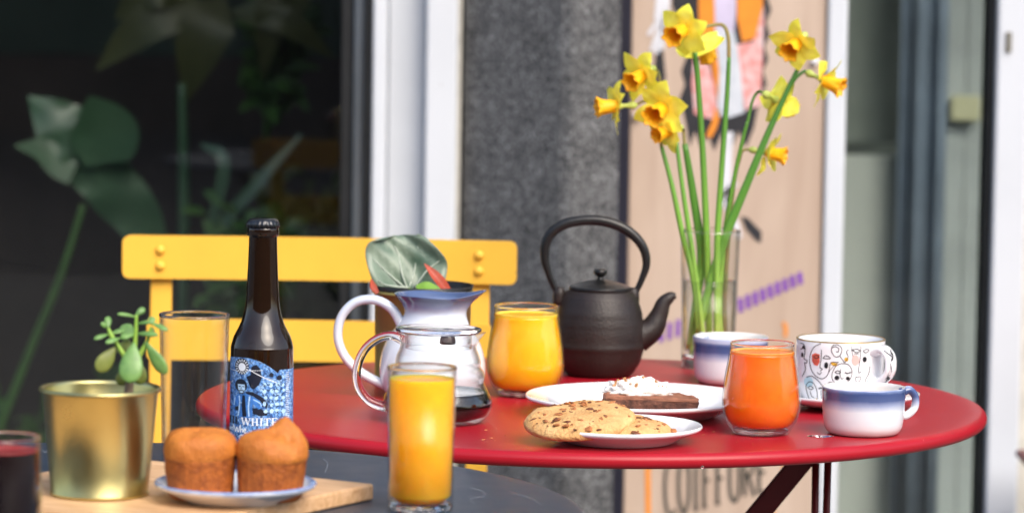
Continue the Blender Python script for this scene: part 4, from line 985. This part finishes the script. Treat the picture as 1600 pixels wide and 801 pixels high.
def muffin(label, loc, R, H, seed, tilt, lump):
    t = thing('muffin', label, 'muffin', loc, 'golden muffins'); t.rotation_euler = tilt
    def side(p, a, r, z):
        k = 1 + .012 * math.sin(a * 24 + seed) * (.6 + .4 * math.sin(a * 5)) + .012 * math.sin(a * 41 + seed * 2) + .03 * noise.noise(Vector((math.cos(a) * 3, math.sin(a) * 3, z * 60 + seed)))
        p.x *= k; p.y *= k; return p
    mk('crumb', *lathe([(0, 0), (R * .84, 0), (R * .89, .002)] + smooth_prof([(R * .905, .006), (R * .96, H * .4), (R * .99, H * .62)], 6) + [(0, H * .64)], 104, side), M['muffin_side'], t)
    def top(p, a, r, z):
        q = Vector((p.x * 42, p.y * 42, z * 24 + seed * 3.1)); k = noise.fractal(q, .8, 2.1, 5)
        p = p + Vector((math.cos(a), math.sin(a), .9)) * .0015 * k
        for (lx, ly, lr, lh) in lump: g = math.exp(-(((p.x - lx) / lr) ** 2 + ((p.y - ly) / lr) ** 2)); p.z += lh * g; p.x += (p.x - lx) * .12 * g * (1 if lh > .004 else 0)
        p.z += .0016 * noise.noise(Vector((math.cos(a) * 1.3, math.sin(a) * 1.3, seed)))
        return p
    pr = smooth_prof([(R * .95, H * .605), (R * 1.015, H * .615), (R * 1.045, H * .70), (R * 1.00, H * .83), (R * .84, H * .935), (R * .5, H * .985), (R * .2, H), (.0006, H * 1.0)], 6)
    mk('crust', *lathe([(0, H * .66)] + pr + [(0, H)], 96, top), M['muffin'], t)
    return t
MZ = BZ + .0042
muffin('left muffin with flat domed top on the small plate', bx(314, 757, 2.856, MZ + .0004), .0275, .0520, 1.3, (math.radians(4), math.radians(-2.5), .4), ((-.004, -.004, .013, .001), (.012, -.006, .008, -.0022), (-.014, .004, .009, .0016)))
muffin('right muffin with cracked lump on its top beside the bottle', bx(421, 757, 2.853, MZ + .0004), .0272, .0510, 5.1, (math.radians(3), math.radians(3), 0), ((.009, .004, .0095, .0120), (.019, -.004, .0055, .0042), (.013, -.012, .0035, -.0050), (-.010, -.004, .010, .0022), (.002, -.010, .004, -.0018)))

# ------------------------------------------------------------------ cookies, brownie
def cookie(label, loc, R, H, rot, seed, nchip):
    t = thing('cookie', label, 'cookie', loc, 'chocolate chip cookies'); t.rotation_euler = rot
    rnd = random.Random(seed)
    def fn(p, a, r, z):
        q = Vector((p.x * 38, p.y * 38, z * 38 + seed)); k = noise.fractal(q, 1, 2, 4)
        rr = 1 + .05 * noise.noise(Vector((math.cos(a) * 1.7, math.sin(a) * 1.7, seed)))
        p.x *= rr; p.y *= rr; p.z += .0021 * k * min(1, z / (.4 * H)); p.x += math.cos(a) * .0006 * k; p.y += math.sin(a) * .0006 * k
        return p
    prof = smooth_prof([(.001, 0), (R * .6, 0), (R * .92, .0005), (R * 1.0, H * .30), (R * .97, H * .58), (R * .84, H * .83), (R * .6, H * .96), (R * .3, H), (.0008, H)], 5)
    o = mk('dough', *lathe([(0, 0)] + prof + [(0, H)], 80, fn), M['cookie'], t)
    def surf(r):
        for (r0, z0), (r1, z1) in zip(prof[:-1], prof[1:]):
            if z0 > H * .3 and r1 <= r <= r0: return z0 + (z1 - z0) * (r0 - r) / max(1e-6, r0 - r1)
        return H * .3
    for k in range(nchip):
        rr = R * .97 * math.sqrt(rnd.uniform(.02, 1)); an = rnd.uniform(0, 2 * PI); sz = rnd.uniform(.0007, .0021) if rnd.random() < .7 else rnd.uniform(.0024, .0042)
        bm = bmesh.new(); bmesh.ops.create_icosphere(bm, subdivisions=1, radius=sz)
        for vv in bm.verts: vv.co = Vector((vv.co.x * rnd.uniform(.6, 1.7), vv.co.y * rnd.uniform(.6, 1.5), vv.co.z * .36)) 
        ch = mkbm('chip', bm, M['choc'] if rnd.random() < .35 else M['caramel'], o)
        ch.location = (rr * math.cos(an), rr * math.sin(an), surf(rr) + .0001); ch.rotation_euler = (rnd.uniform(-.3, .3), rnd.uniform(-.3, .3), rnd.uniform(0, 3))
    return t
CK = ckp.location
cookie('lower cookie lying flat in the small plate', CK + Vector((.006, -.010, .0052)), .042, .0170, (math.radians(3), math.radians(3), .3), 3, 60)
c_top = at(908, 646, 3.345)
cookie('upper big cookie leaning over the left rim of the small plate', Vector((c_top.x - .001, 3.318, TZ + .0150)), .0490, .0145, (math.radians(2), math.radians(-10.5), .9), 8, 110)
BR = brp.location
# brownie wedge
brn = thing('brownie', 'dark chocolate brownie slice topped with cream on the larger plate', 'cake', BR + Vector((.007, -.030, .0050)))
def slab(poly, z0, z1, amp, seed, n=7):
    bm = bmesh.new(); vs = [bm.verts.new((x, y, z0)) for x, y in poly]; f = bm.faces.new(vs)
    r_ = bmesh.ops.extrude_face_region(bm, geom=[f])
    for q in r_['geom']:
        if isinstance(q, bmesh.types.BMVert): q.co.z = z1
    bmesh.ops.recalc_face_normals(bm, faces=bm.faces[:])
    bmesh.ops.bevel(bm, geom=bm.edges[:], offset=.0012, segments=1, affect='EDGES')
    bmesh.ops.triangulate(bm, faces=bm.faces[:])
    for _ in range(3): bmesh.ops.subdivide_edges(bm, edges=[e for e in bm.edges if e.calc_length() > .004], cuts=1); bmesh.ops.triangulate(bm, faces=bm.faces[:])
    for q in bm.verts:
        q.co.z *= 1 - 1.5 * (q.co.x + .01); k = noise.fractal(q.co * 130 + Vector((seed, 0, 0)), 1, 2, 4); q.co += Vector((.6, -.8, .5)) * amp * k
    return bm
wedge = [(-.0435, .004), (-.040, -.010), (.0455, -.014), (.047, .002), (.030, .030), (-.020, .034)]
mkbm('crumb', slab(wedge, .0005, .0135, .0034, 2), M['brownie'], brn, smooth=False)
mkbm('crust', slab([(x * 1.01, y * 1.02) for x, y in wedge], .0131, .0175, .0024, 7), M['brownie_top'], brn, smooth=True)
bm = bmesh.new(); rnd = random.Random(11)
bmesh.ops.create_icosphere(bm, subdivisions=5, radius=1)
for q in bm.verts:
    k = noise.fractal(q.co * 4.2, .8, 2.1, 5); d = 1 + .26 * k
    q.co = Vector((q.co.x * .0300 * d, q.co.y * .018 * d, max(-.3, q.co.z) * .0150 * d))
cr = mkbm('cream', bm, M['cream'], brn, smooth=True); cr.location = (-.010, .012, .0172)
for k in range(34):
    an = rnd.uniform(0, 2 * PI); rr = math.sqrt(rnd.uniform(0, 1)) * .9
    x, y = rr * math.cos(an) * .029, rr * math.sin(an) * .017 - .002; z = .0152 * math.sqrt(max(0.05, 1 - rr * rr))
    bm = bmesh.new(); bmesh.ops.create_cube(bm, size=rnd.uniform(.0020, .0042))
    nb = mkbm('nut_piece', bm, M['nut'], cr); nb.location = (x, y, z); nb.rotation_euler = (rnd.uniform(0, 3), rnd.uniform(0, 3), rnd.uniform(0, 3)); nb.scale = (1, .7, .45)
# crumbs and wet spot
cb_parts = []
for k in range(46):
    a_ = rnd.uniform(0, 2 * PI); r_ = rnd.uniform(.055, .12); z_ = 0
    c_ = CK + Vector((math.cos(a_) * r_ * 1.5 - .02, math.sin(a_) * r_ * .9 + .02, 0)); rr_ = rnd.uniform(.0004, .0011)
    d_ = c_ - Vector((.079, 3.637, TZ))
    if d_.xy.length > .36 or (c_ - CK).xy.length < .050 or (c_ - BR).xy.length < .072: continue
    c_.z = TZ + rr_ * .5
    V_ = [c_ + Vector((rnd.gauss(0, 1), rnd.gauss(0, 1), rnd.uniform(-.5, .8))) * rr_ for _ in range(5)]
    cb_parts.append((V_, [(0, 1, 2), (0, 2, 3), (0, 3, 1), (1, 2, 4), (2, 3, 4), (3, 1, 4)]))
tag(mk('cookie_crumbs', *join(cb_parts), M['cookie'], smooth=False), 'scattered pale cookie crumbs on the red table', 'crumbs', kind='stuff')
pud = mk('water_puddle', *lathe([(0, .0013), (.006, .0012), (.0095, .0007), (.0105, 0), (0, 0)], 28, lambda p, a, r, z: Vector((p.x * (1 + .3 * math.sin(2 * a + 1)), p.y * (.8 + .2 * math.sin(3 * a)), p.z))), M['drop'])
pud.location = on(1283, 681, TZ + .0003); tag(pud, 'small water spill on the red table beside the front cup', 'spill')

# ------------------------------------------------------------------ gold pots and plants
M['brass_dull'] = mat('dull_gold_metal', (0.27, 0.235, 0.075), 0.42, metal=0.35, var=0.15, vscale=25)
def gold_pot(name, label, loc, R0, R1, H, m=None):
    t = thing(name, label, 'plant pot', loc, 'gold metal plant pots')
    prof = [(0, .002), (R0 - .002, .0018), (R0 - .001, 0), (R0 + .0006, .0008), (R0 + .0008, .0024), (R0, .0036), (R1 - .0006, H - .0045), (R1 + .0004, H - .0042), (R1 + .0019, H - .0028), (R1 + .0021, H - .0012), (R1 + .0008, H), (R1 - .0010, H - .0008), (R1 - .0016, H - .003), (R0 - .001, .005), (0, .005)]
    mk('shell', *lathe(prof, 80), m or M['brass'], t)
    return t
P1 = bx(156, 700, 2.882, BZ + .0006)
gp1 = gold_pot('gold_pot', 'shiny gold plant pot standing on the cutting board', P1, .0378, .0452, .0840)
mk('soil', *lathe([(0, .055), (.02, .056), (.0425, .0545)], 40), M['soil'], gp1)
P2 = bx(660, 530, 3.776)
gp2 = gold_pot('gold_pot', 'gold plant pot with black liner behind the jug', P2, .0478, .0496, .0930, M['brass_dull'])
mk('liner', *lathe([(.0475, .086), (.0490, .0955), (.0505, .0985), (.0512, .0985), (.0500, .0930), (.046, .08)], 64), M['plastic_black'], gp2)
mk('soil', *lathe([(0, .081), (.03, .082), (.0465, .081)], 40), M['soil'], gp2)

# jade plant in the near pot
jd = thing('jade_plant', 'small green jade plant growing out of the near gold pot', 'plant', P1 + Vector((.018, 0, .055)))
YJ = 2.882
aj = lambda x, y, d=0: at(x, y, YJ + d)
mk('trunk', *tube([aj(199, 660), aj(200, 625), aj(203, 590), aj(206, 575)], [.0040, .0038, .0034, .003], seg=12), M['twig'], jd, world=True)
for pts in (((206, 580), (210, 545), (212, 520), (213, 492)), ((206, 575), (192, 552), (182, 535), (178, 528)), ((208, 572), (222, 548), (231, 530), (236, 510)), ((180, 535), (173, 522), (169, 512))):
    mk('branch', *tube([aj(*q) for q in pts], [.0021, .0019, .0016, .0012], seg=10), M['stem'], jd, world=True)
def fat_leaf(p0, p1, wd, th, nrm, m):
    a, b = Vector(p0), Vector(p1); t = b - a; Ln = t.length; t.normalize(); nn = Vector(nrm); nn = (nn - t * nn.dot(t)).normalized(); s = t.cross(nn)
    V = []; F = []; ns, nk = 10, 14
    prof = [(0, .10), (.06, .2), (.2, .48), (.4, .82), (.6, 1.0), (.78, .95), (.9, .72), (.97, .42), (1.0, .05)]
    for (f, w_) in prof:
        bend = nn * (-.10 * Ln * (f - .5) ** 2 * 2)
        for k in range(nk):
            an = 2 * PI * k / nk; V.append(a + t * Ln * f + bend + s * math.cos(an) * wd * w_ + nn * math.sin(an) * th * (.4 + .6 * w_))
    n_ = len(prof)
    for i in range(n_ - 1):
        for k in range(nk): F.append((i * nk + k, i * nk + (k + 1) % nk, (i + 1) * nk + (k + 1) % nk, (i + 1) * nk + k))
    F.append(tuple(range(nk))); F.append(tuple((n_ - 1) * nk + k for k in range(nk)))
    o = mk('leaf', V, F, m, jd, world=True); return o
g, yl = M['leaf'], M['leaf_yel']
for (x0, y0, x1, y1, w_, d0, d1, nrm, m_) in (
    (209, 534, 202, 597, .0093, -.008, -.020, (0, -1, .25), g), (181, 541, 153, 580, .0068, .0, -.006, (.3, -1, .1), yl), (226, 533, 259, 584, .0056, -.004, -.008, (-.5, -1, .3), g),
    (213, 494, 184, 489, .0028, 0, -.006, (0, -.5, 1), g), (211, 493, 226, 481, .0034, 0, .004, (.4, -.8, .6), g), (213, 505, 238, 502, .0030, 0, -.004, (0, -.6, 1), g), (234, 503, 262, 515, .0034, 0, -.006, (.2, -.7, 1), g), (236, 507, 238, 494, .0040, 0, .006, (0, -1, .2), g),
    (170, 521, 147, 529, .0032, 0, -.006, (0, -.6, 1), g), (173, 521, 192, 515, .0034, 0, .004, (0, -.6, 1), g), (169, 513, 169, 494, .0036, 0, .006, (.2, -1, 0), g), (169, 511, 158, 505, .0026, 0, -.004, (.2, -1, .3), g), (188, 527, 165, 535, .0036, -.004, -.012, (0, -.6, 1), g),
    (211, 521, 188, 527, .0046, .0, -.004, (0, -.5, 1), g), (209, 526, 190, 508, .0060, .008, .016, (.1, -1, .6), g), (212, 520, 246, 522, .0036, 0, -.008, (0, -.7, .8), g), (231, 527, 240, 512, .0032, 0, .006, (.3, -1, 0), g),
    (204, 548, 187, 536, .0070, .010, .016, (.1, -1, .4), yl), (208, 556, 222, 600, .0062, .012, .010, (0, -1, .2), yl), (206, 572, 184, 600, .0055, .014, .012, (0, -1, .2), yl)):
    fat_leaf(aj(x0, y0, d0), aj(x1, y1, d1), w_ * (1.0 if w_ > .005 else .80), min(.0016, w_ * .38), nrm, m_)

# broad begonia leaf in the far pot
def begonia_mat():
    m = bpy.data.materials.new('silvery_begonia_leaf'); nt, b = nodes_of(m)
    tc = nt.nodes.new('ShaderNodeTexCoord'); n = nt.nodes.new('ShaderNodeTexNoise'); n.inputs['Scale'].default_value = 34; n.inputs['Detail'].default_value = 5
    nt.links.new(tc.outputs['Object'], n.inputs['Vector'])
    r = nt.nodes.new('ShaderNodeValToRGB'); nt.links.new(n.outputs['Fac'], r.inputs[0]); e = r.color_ramp.elements
    e[0].position = .36; e[0].color = (.065, .115, .075, 1); e[1].position = .66; e[1].color = (.21, .27, .20, 1)
    nt.links.new(r.outputs[0], b.inputs['Base Color']); b.inputs['Roughness'].default_value = .38
    return m
M['begonia'] = begonia_mat()
M['begonia_red'] = mat('red_leaf_underside', (.38, .06, .03), .5, var=.3, vscale=60)
M['begonia_green'] = mat('fresh_green_leaf', (.14, .28, .03), .45, var=.2, vscale=40)
M['vein'] = mat('pale_leaf_vein', (.40, .46, .38), .45)
bg_ = thing('begonia', 'broad silvery green begonia leaf rising from the far gold pot', 'plant', P2 + Vector((0, 0, .082)))
YB = 3.765
ab = lambda x, y, d=0: at(x, y, YB + d)
# leaf blade as a grid between outline left and right edges
left = [(600, 458), (588, 452), (580, 430), (573, 405), (572, 388), (580, 378), (600, 375)]
right = [(668, 458), (690, 448), (697, 430), (697, 408), (680, 386), (664, 370), (652, 367)]
NJ = 12; rowsL = catmull([(x, y, 0) for x, y in left], 3); rowsR = catmull([(x, y, 0) for x, y in right], 3)
V = []; F = []
for i, (l, r) in enumerate(zip(rowsL, rowsR)):
    f = i / (len(rowsL) - 1)
    for j in range(NJ + 1):
        q = l.lerp(r, j / NJ); cup_ = .016 * (abs(j / NJ - .55) * 2) ** 1.6; lean = .022 * f
        y_add = -4 * math.sin(PI * j / NJ) * f
        V.append(at(q.x, q.y + y_add, YB - cup_ + lean + .003 * math.sin(j * 1.3 + i * .7)))
F = [(i * (NJ + 1) + j, i * (NJ + 1) + j + 1, (i + 1) * (NJ + 1) + j + 1, (i + 1) * (NJ + 1) + j) for i in range(len(rowsL) - 1) for j in range(NJ)]
bl_ = mk('leaf', V, F, M['begonia'], bg_, world=True, recalc=False)
md = bl_.modifiers.new('s', 'SOLIDIFY'); md.thickness = .0012
def vein(pts, w0):
    P_ = []
    for (x, y) in pts:
        # nearest blade vertex, pushed a little towards the front
        best = min(V, key=lambda q: (q - at(x, y, q.y)).length); P_.append(Vector(best) + Vector((0, -.0012, 0)))
    mk('vein', *tube(P_, [w0, w0 * .4], seg=6, n=4), M['vein'], bl_, world=True)
for pts in (((640, 452), (632, 425), (622, 400), (616, 385)), ((640, 452), (612, 425), (588, 405)), ((642, 450), (650, 420), (652, 385)), ((645, 450), (668, 425), (684, 405)), ((636, 450), (605, 445), (588, 440))): vein(pts, .0012)
mk('leaf_stalk', *tube([ab(641, 470), ab(640, 462), ab(641, 450)], [.0025, .002], seg=8), M['begonia_green'], bg_, world=True)
mk('young_leaf', *leafstrip([ab(699, 455, -.02), ab(682, 435, -.022), ab(663, 412, -.02)], [.004, .0062, .005, .0006], (.5, -1, .5), fold=.5, across=4), M['begonia_red'], bg_, world=True, recalc=False)
mk('young_leaf', *leafstrip([ab(690, 456, -.03), ab(668, 450, -.032), ab(650, 447, -.03)], [.003, .008, .008, .002], (0, -.7, 1), fold=.2, across=4), M['begonia_green'], bg_, world=True, recalc=False)
mk('young_leaf', *leafstrip([ab(590, 458, -.02), ab(583, 448, -.02), ab(580, 436, -.02)], [.002, .004, .001], (.5, -1, .2), fold=.3, across=4), M['begonia_red'], bg_, world=True, recalc=False)

# ------------------------------------------------------------------ vase and daffodils
YV = 3.93
VS = bx(1108, 470, YV)
vase = thing('vase', 'tall clear glass vase half full of water holding the daffodils', 'vase', VS)
Hv = .1455
vp = [(0, .002), (.022, .0015)] + smooth_prof([(.0262, .0008), (.0280, .0025), (.0290, .05), (.0315, Hv - .001)], 5) + [(.0311, Hv), (.0300, Hv)] + smooth_prof([(.0296, Hv - .001), (.0270, .05), (.0262, .022), (.022, .0175), (0, .0165)], 5)
mk('vessel', *lathe(vp, 88), M['thin'], vase)
mk('lip', *lathe([(.0299, Hv - .0014), (.0293, Hv), (.0299, Hv + .0011), (.0312, Hv + .0011), (.0318, Hv), (.0315, Hv - .0014)], 80), M['glass'], vase)
mk('glass_base', *lathe([(0, .0024), (.022, .0020)] + smooth_prof([(.0258, .0014), (.0274, .0030), (.0276, .013)], 3) + [(.0255, .0152), (0, .0155)], 64), M['glass'], vase)
wlv = .0925
mk('water', *lathe([(0, .0170), (.0215, .0180), (.0259, .0225), (.0267, .05), (.0280, wlv + .0006), (.0265, wlv), (0, wlv)], 72), clear_sheet('vase_water_clear', (.97, .985, .965), .03, .0, 2.6), vase)

def petal_mesh(seed):
    rnd = random.Random(seed); Ln = .0235
    b_ = rnd.uniform(-.10, .16)
    Vp, Fp = leafstrip([(0.0035, 0, 0), (Ln * .35, 0, .0012 + b_ * .004), (Ln * .7, 0, .002 + b_ * .012), (Ln, rnd.uniform(-.002, .002), b_ * .028)], [.0022, .0066, .0088, .0080, .0050, .0004], (0, 0, 1), fold=.16, across=6, n=4, curl=.10, ruffle=.06, seed=seed)
    me = bpy.data.meshes.new('petal'); me.from_pydata([tuple(q) for q in Vp], [], Fp); me.materials.append(M['petal'])
    for p in me.polygons: p.use_smooth = True
    return me
PET = [petal_mesh(k) for k in range(7)]
def trumpet_mesh(seed):
    rnd = random.Random(seed); ph = rnd.uniform(0, 6)
    def fn(p, a, r, z):
        k = max(0, z - .010) / .010
        p = p * 1.0; w_ = .10 * k * math.sin(6 * a + ph) + .05 * k * math.sin(11 * a + ph * 2)
        p.x *= 1 + w_; p.y *= 1 + w_; p.z += .0007 * k * math.sin(7 * a + ph); return p
    o = smooth_prof([(.0030, 0), (.0052, .0030), (.0058, .009), (.0066, .015), (.0084, .0195)], 4)
    Vt, Ft = lathe(o + [(r - .0006, z - .0002) for r, z in reversed(o)] + [(0, .0015)], 48, fn)
    me = bpy.data.meshes.new('trumpet'); me.from_pydata([tuple(q) for q in Vt], [], Ft); me.materials.append(M['trumpet'])
    for p in me.polygons: p.use_smooth = True
    return me
TRU = [trumpet_mesh(k) for k in range(3)]
def flower(parent, c, d, spin, size=1.0, seed=0, neck=None):
    """a six petalled flower at c facing d"""
    rnd = random.Random(seed)
    e = bpy.data.objects.new('flower', None); C.objects.link(e); e.parent = parent; e.location = Vector(c) - wl(parent)
    d = Vector(d).normalized(); e.rotation_euler = (d.to_track_quat('Z', 'Y').to_matrix() @ Matrix.Rotation(spin, 3, 'Z')).to_euler(); e.scale = (size * 1.24,) * 3; e.empty_display_size = .01
    for k in range(6):
        p = bpy.data.objects.new('petal', PET[rnd.randrange(7)]); C.objects.link(p); p.parent = e
        p.rotation_euler = (rnd.uniform(-.22, .22), rnd.uniform(-.34, .20) + (.0 if k % 2 else -.1), k * PI / 3 + rnd.uniform(-.10, .10)); p.location.z = .0006 * (k % 2)
        s_ = rnd.uniform(.9, 1.08); p.scale = (s_, s_ * rnd.uniform(.85, 1.1), 1)
    t_ = bpy.data.objects.new('trumpet', TRU[rnd.randrange(3)]); C.objects.link(t_); t_.parent = e; t_.rotation_euler.z = rnd.uniform(0, 6)
    o_ = mk('calyx', *lathe(smooth_prof([(0, -.016), (.0018, -.0155), (.0034, -.012), (.0022, -.008), (.0019, -.004), (.0036, .0008)], 3), 14), M['stem'], e)
    back = e.location + wl(parent) - d * .0186 * size
    return back
def daff(label): return thing('daffodil', label, 'daffodil', VS + Vector((0, 0, .018)), 'daffodils in the vase')
av = lambda x, y, dy=0.0: at(x, y, YV + dy)
def stem_of(t, pts, radii, m, flat=1.0): return mk('stem', *tube([av(*p) for p in pts], radii, seg=12, n=7, flat=flat, hint=(1, 0, 0)), m, t, world=True)
def neck_of(t, a, b, c, m='neck', r=.0016): return mk('neck', *tube([a, b, c], [r * 1.15, r, r * .9], seg=8, n=6), M[m], t, world=True)
# 1 tall middle stem
t = daff('daffodil on the tall straight middle stem facing left, highest bloom')
b = flower(t, av(1069, 46, -.012), (-.52, -.78, -.30), .3, 1.08, 1)
stem_of(t, [(1108, 540, .010), (1107, 470, .006), (1104, 370, 0), (1098, 240, 0), (1090, 120, 0), (1086, 82, 0)], [.0036, .0036, .0036, .0033, .0029, .0026], M['stem'])
neck_of(t, av(1086, 84, 0), av(1086, 58, .006), b)
# 2 bent brown neck
t = daff('daffodil on the stem with a bent brown neck at the top')
b = flower(t, av(1094, 66, .012), (.34, .50, -.62), .8, 1.0, 2)
stem_of(t, [(1120, 545, -.006), (1120, 470, -.006), (1121, 370, -.004), (1128, 260, 0), (1136, 150, .004), (1139, 90, .006)], [.0034, .0034, .0034, .0030, .0026, .0022], M['stem'])
mk('neck', *tube([av(1139, 92, .006), av(1138, 60, .008), av(1132, 42, .010), av(1118, 39, .012), b], [.0022, .0021, .0020, .0018], seg=10), M['neck'], t, world=True)
# 3 left pair
t = daff('daffodil stem at far left carrying a bloom pointing left and one above')
b = flower(t, av(1006, 116, -.006), (-.60, -.66, -.34), .1, 1.0, 3)
b2 = flower(t, av(967, 166, -.010), (-.93, -.22, -.06), .5, 1.0, 4)
stem_of(t, [(1092, 520, -.012), (1084, 440, -.012), (1066, 365, -.010), (1050, 290, -.008), (1034, 230, -.004)], [.0032, .0032, .0030, .0026, .0022], M['stem'])
mk('neck', *tube([av(1034, 232, -.004), av(1026, 190, .006), av(1022, 165, .008), av(1008, 158, .006), b2], [.0018, .0016, .0016, .0015], seg=8), M['neck'], t, world=True)
mk('neck', *tube([av(1030, 205, .004), av(1032, 150, .008), av(1030, 118, .008), b], [.0017, .0016, .0015], seg=8), M['neck'], t, world=True)
# 4 middle left
t = daff('daffodil facing left above its twin at the left of the bunch')
b = flower(t, av(1036, 168, -.018), (-.45, -.82, -.34), .2, 1.12, 5)
stem_of(t, [(1100, 545, -.016), (1092, 470, -.014), (1078, 370, -.010), (1066, 290, -.006), (1056, 215, 0)], [.0030, .0030, .0028, .0024, .0020], M['stem'])
neck_of(t, av(1056, 218, 0), av(1055, 165, .006), b)
# 5 lower left with thick blade
t = daff('daffodil with a small low bloom under its left twin')
b = flower(t, av(1048, 204, -.014), (-.70, -.55, -.20), .6, .86, 6)
stem_of(t, [(1078, 545, .010), (1088, 470, .012), (1096, 400, .010), (1084, 310, .006), (1070, 225, .002)], [.0042, .0044, .0046, .0042, .0030], M['stem_dark'], flat=.55)
neck_of(t, av(1070, 228, .002), av(1068, 205, .004), b)
# 6 right leaning thick stem, two blooms
t = daff('daffodil stem leaning right with a bloom at its tip and one pointing right')
b = flower(t, av(1247, 66, -.010), (-.46, -.76, -.42), .45, 1.02, 7)
b2 = flower(t, av(1284, 124, -.008), (.84, -.40, -.36), .3, 1.0, 8)
stem_of(t, [(1082, 555, .0), (1100, 480, 0), (1128, 385, -.004), (1168, 285, -.008), (1208, 190, -.008), (1252, 96, -.004)], [.0044, .0048, .0048, .0042, .0032, .0020], M['stem_dark'], flat=.6)
neck_of(t, av(1252, 98, -.004), av(1256, 78, .004), b)
mk('neck', *tube([av(1226, 150, -.006), av(1242, 124, -.004), av(1256, 112, -.002), b2], [.0019, .0019, .0017, .0015], seg=8), M['stem_dark'], t, world=True)
# 7 short right stem
t = daff('daffodil seen from behind, hanging right of the straight stems')
b = flower(t, av(1212, 156, .012), (.58, .58, -.30), .2, 1.08, 9)
stem_of(t, [(1128, 545, .012), (1124, 470, .012), (1132, 370, .012), (1146, 285, .014), (1160, 220, .014), (1168, 190, .014)], [.0030, .0030, .0028, .0024, .0020, .0017], M['stem'])
mk('neck', *tube([av(1168, 192, .014), av(1175, 160, .016), av(1184, 144, .017), b], [.0016, .0016, .0016, .0016], seg=8), M['stem'], t, world=True)
# 8 low right bloom
t = daff('lowest daffodil, bright orange trumpet pointing right behind the leaning stem')
b = flower(t, av(1196, 238, .016), (.93, -.28, -.14), .1, .92, 10)
stem_of(t, [(1134, 545, .018), (1132, 470, .018), (1138, 370, .018), (1146, 290, .018), (1154, 252, .018)], [.0028, .0028, .0026, .0022, .0018], M['neck'])
neck_of(t, av(1154, 254, .018), av(1160, 236, .018), b)

for o in list(C.objects):
    if o.name.split('.')[0] in ('crowd_face', 'crowd_mark', 'side_text_lines', 'line_drawing', 'edge_drawing', 'handle_drawing', 'light_streak', 'jacket_light', 'jacket_shade', 'face_line'):
        o['kind'] = 'stuff'
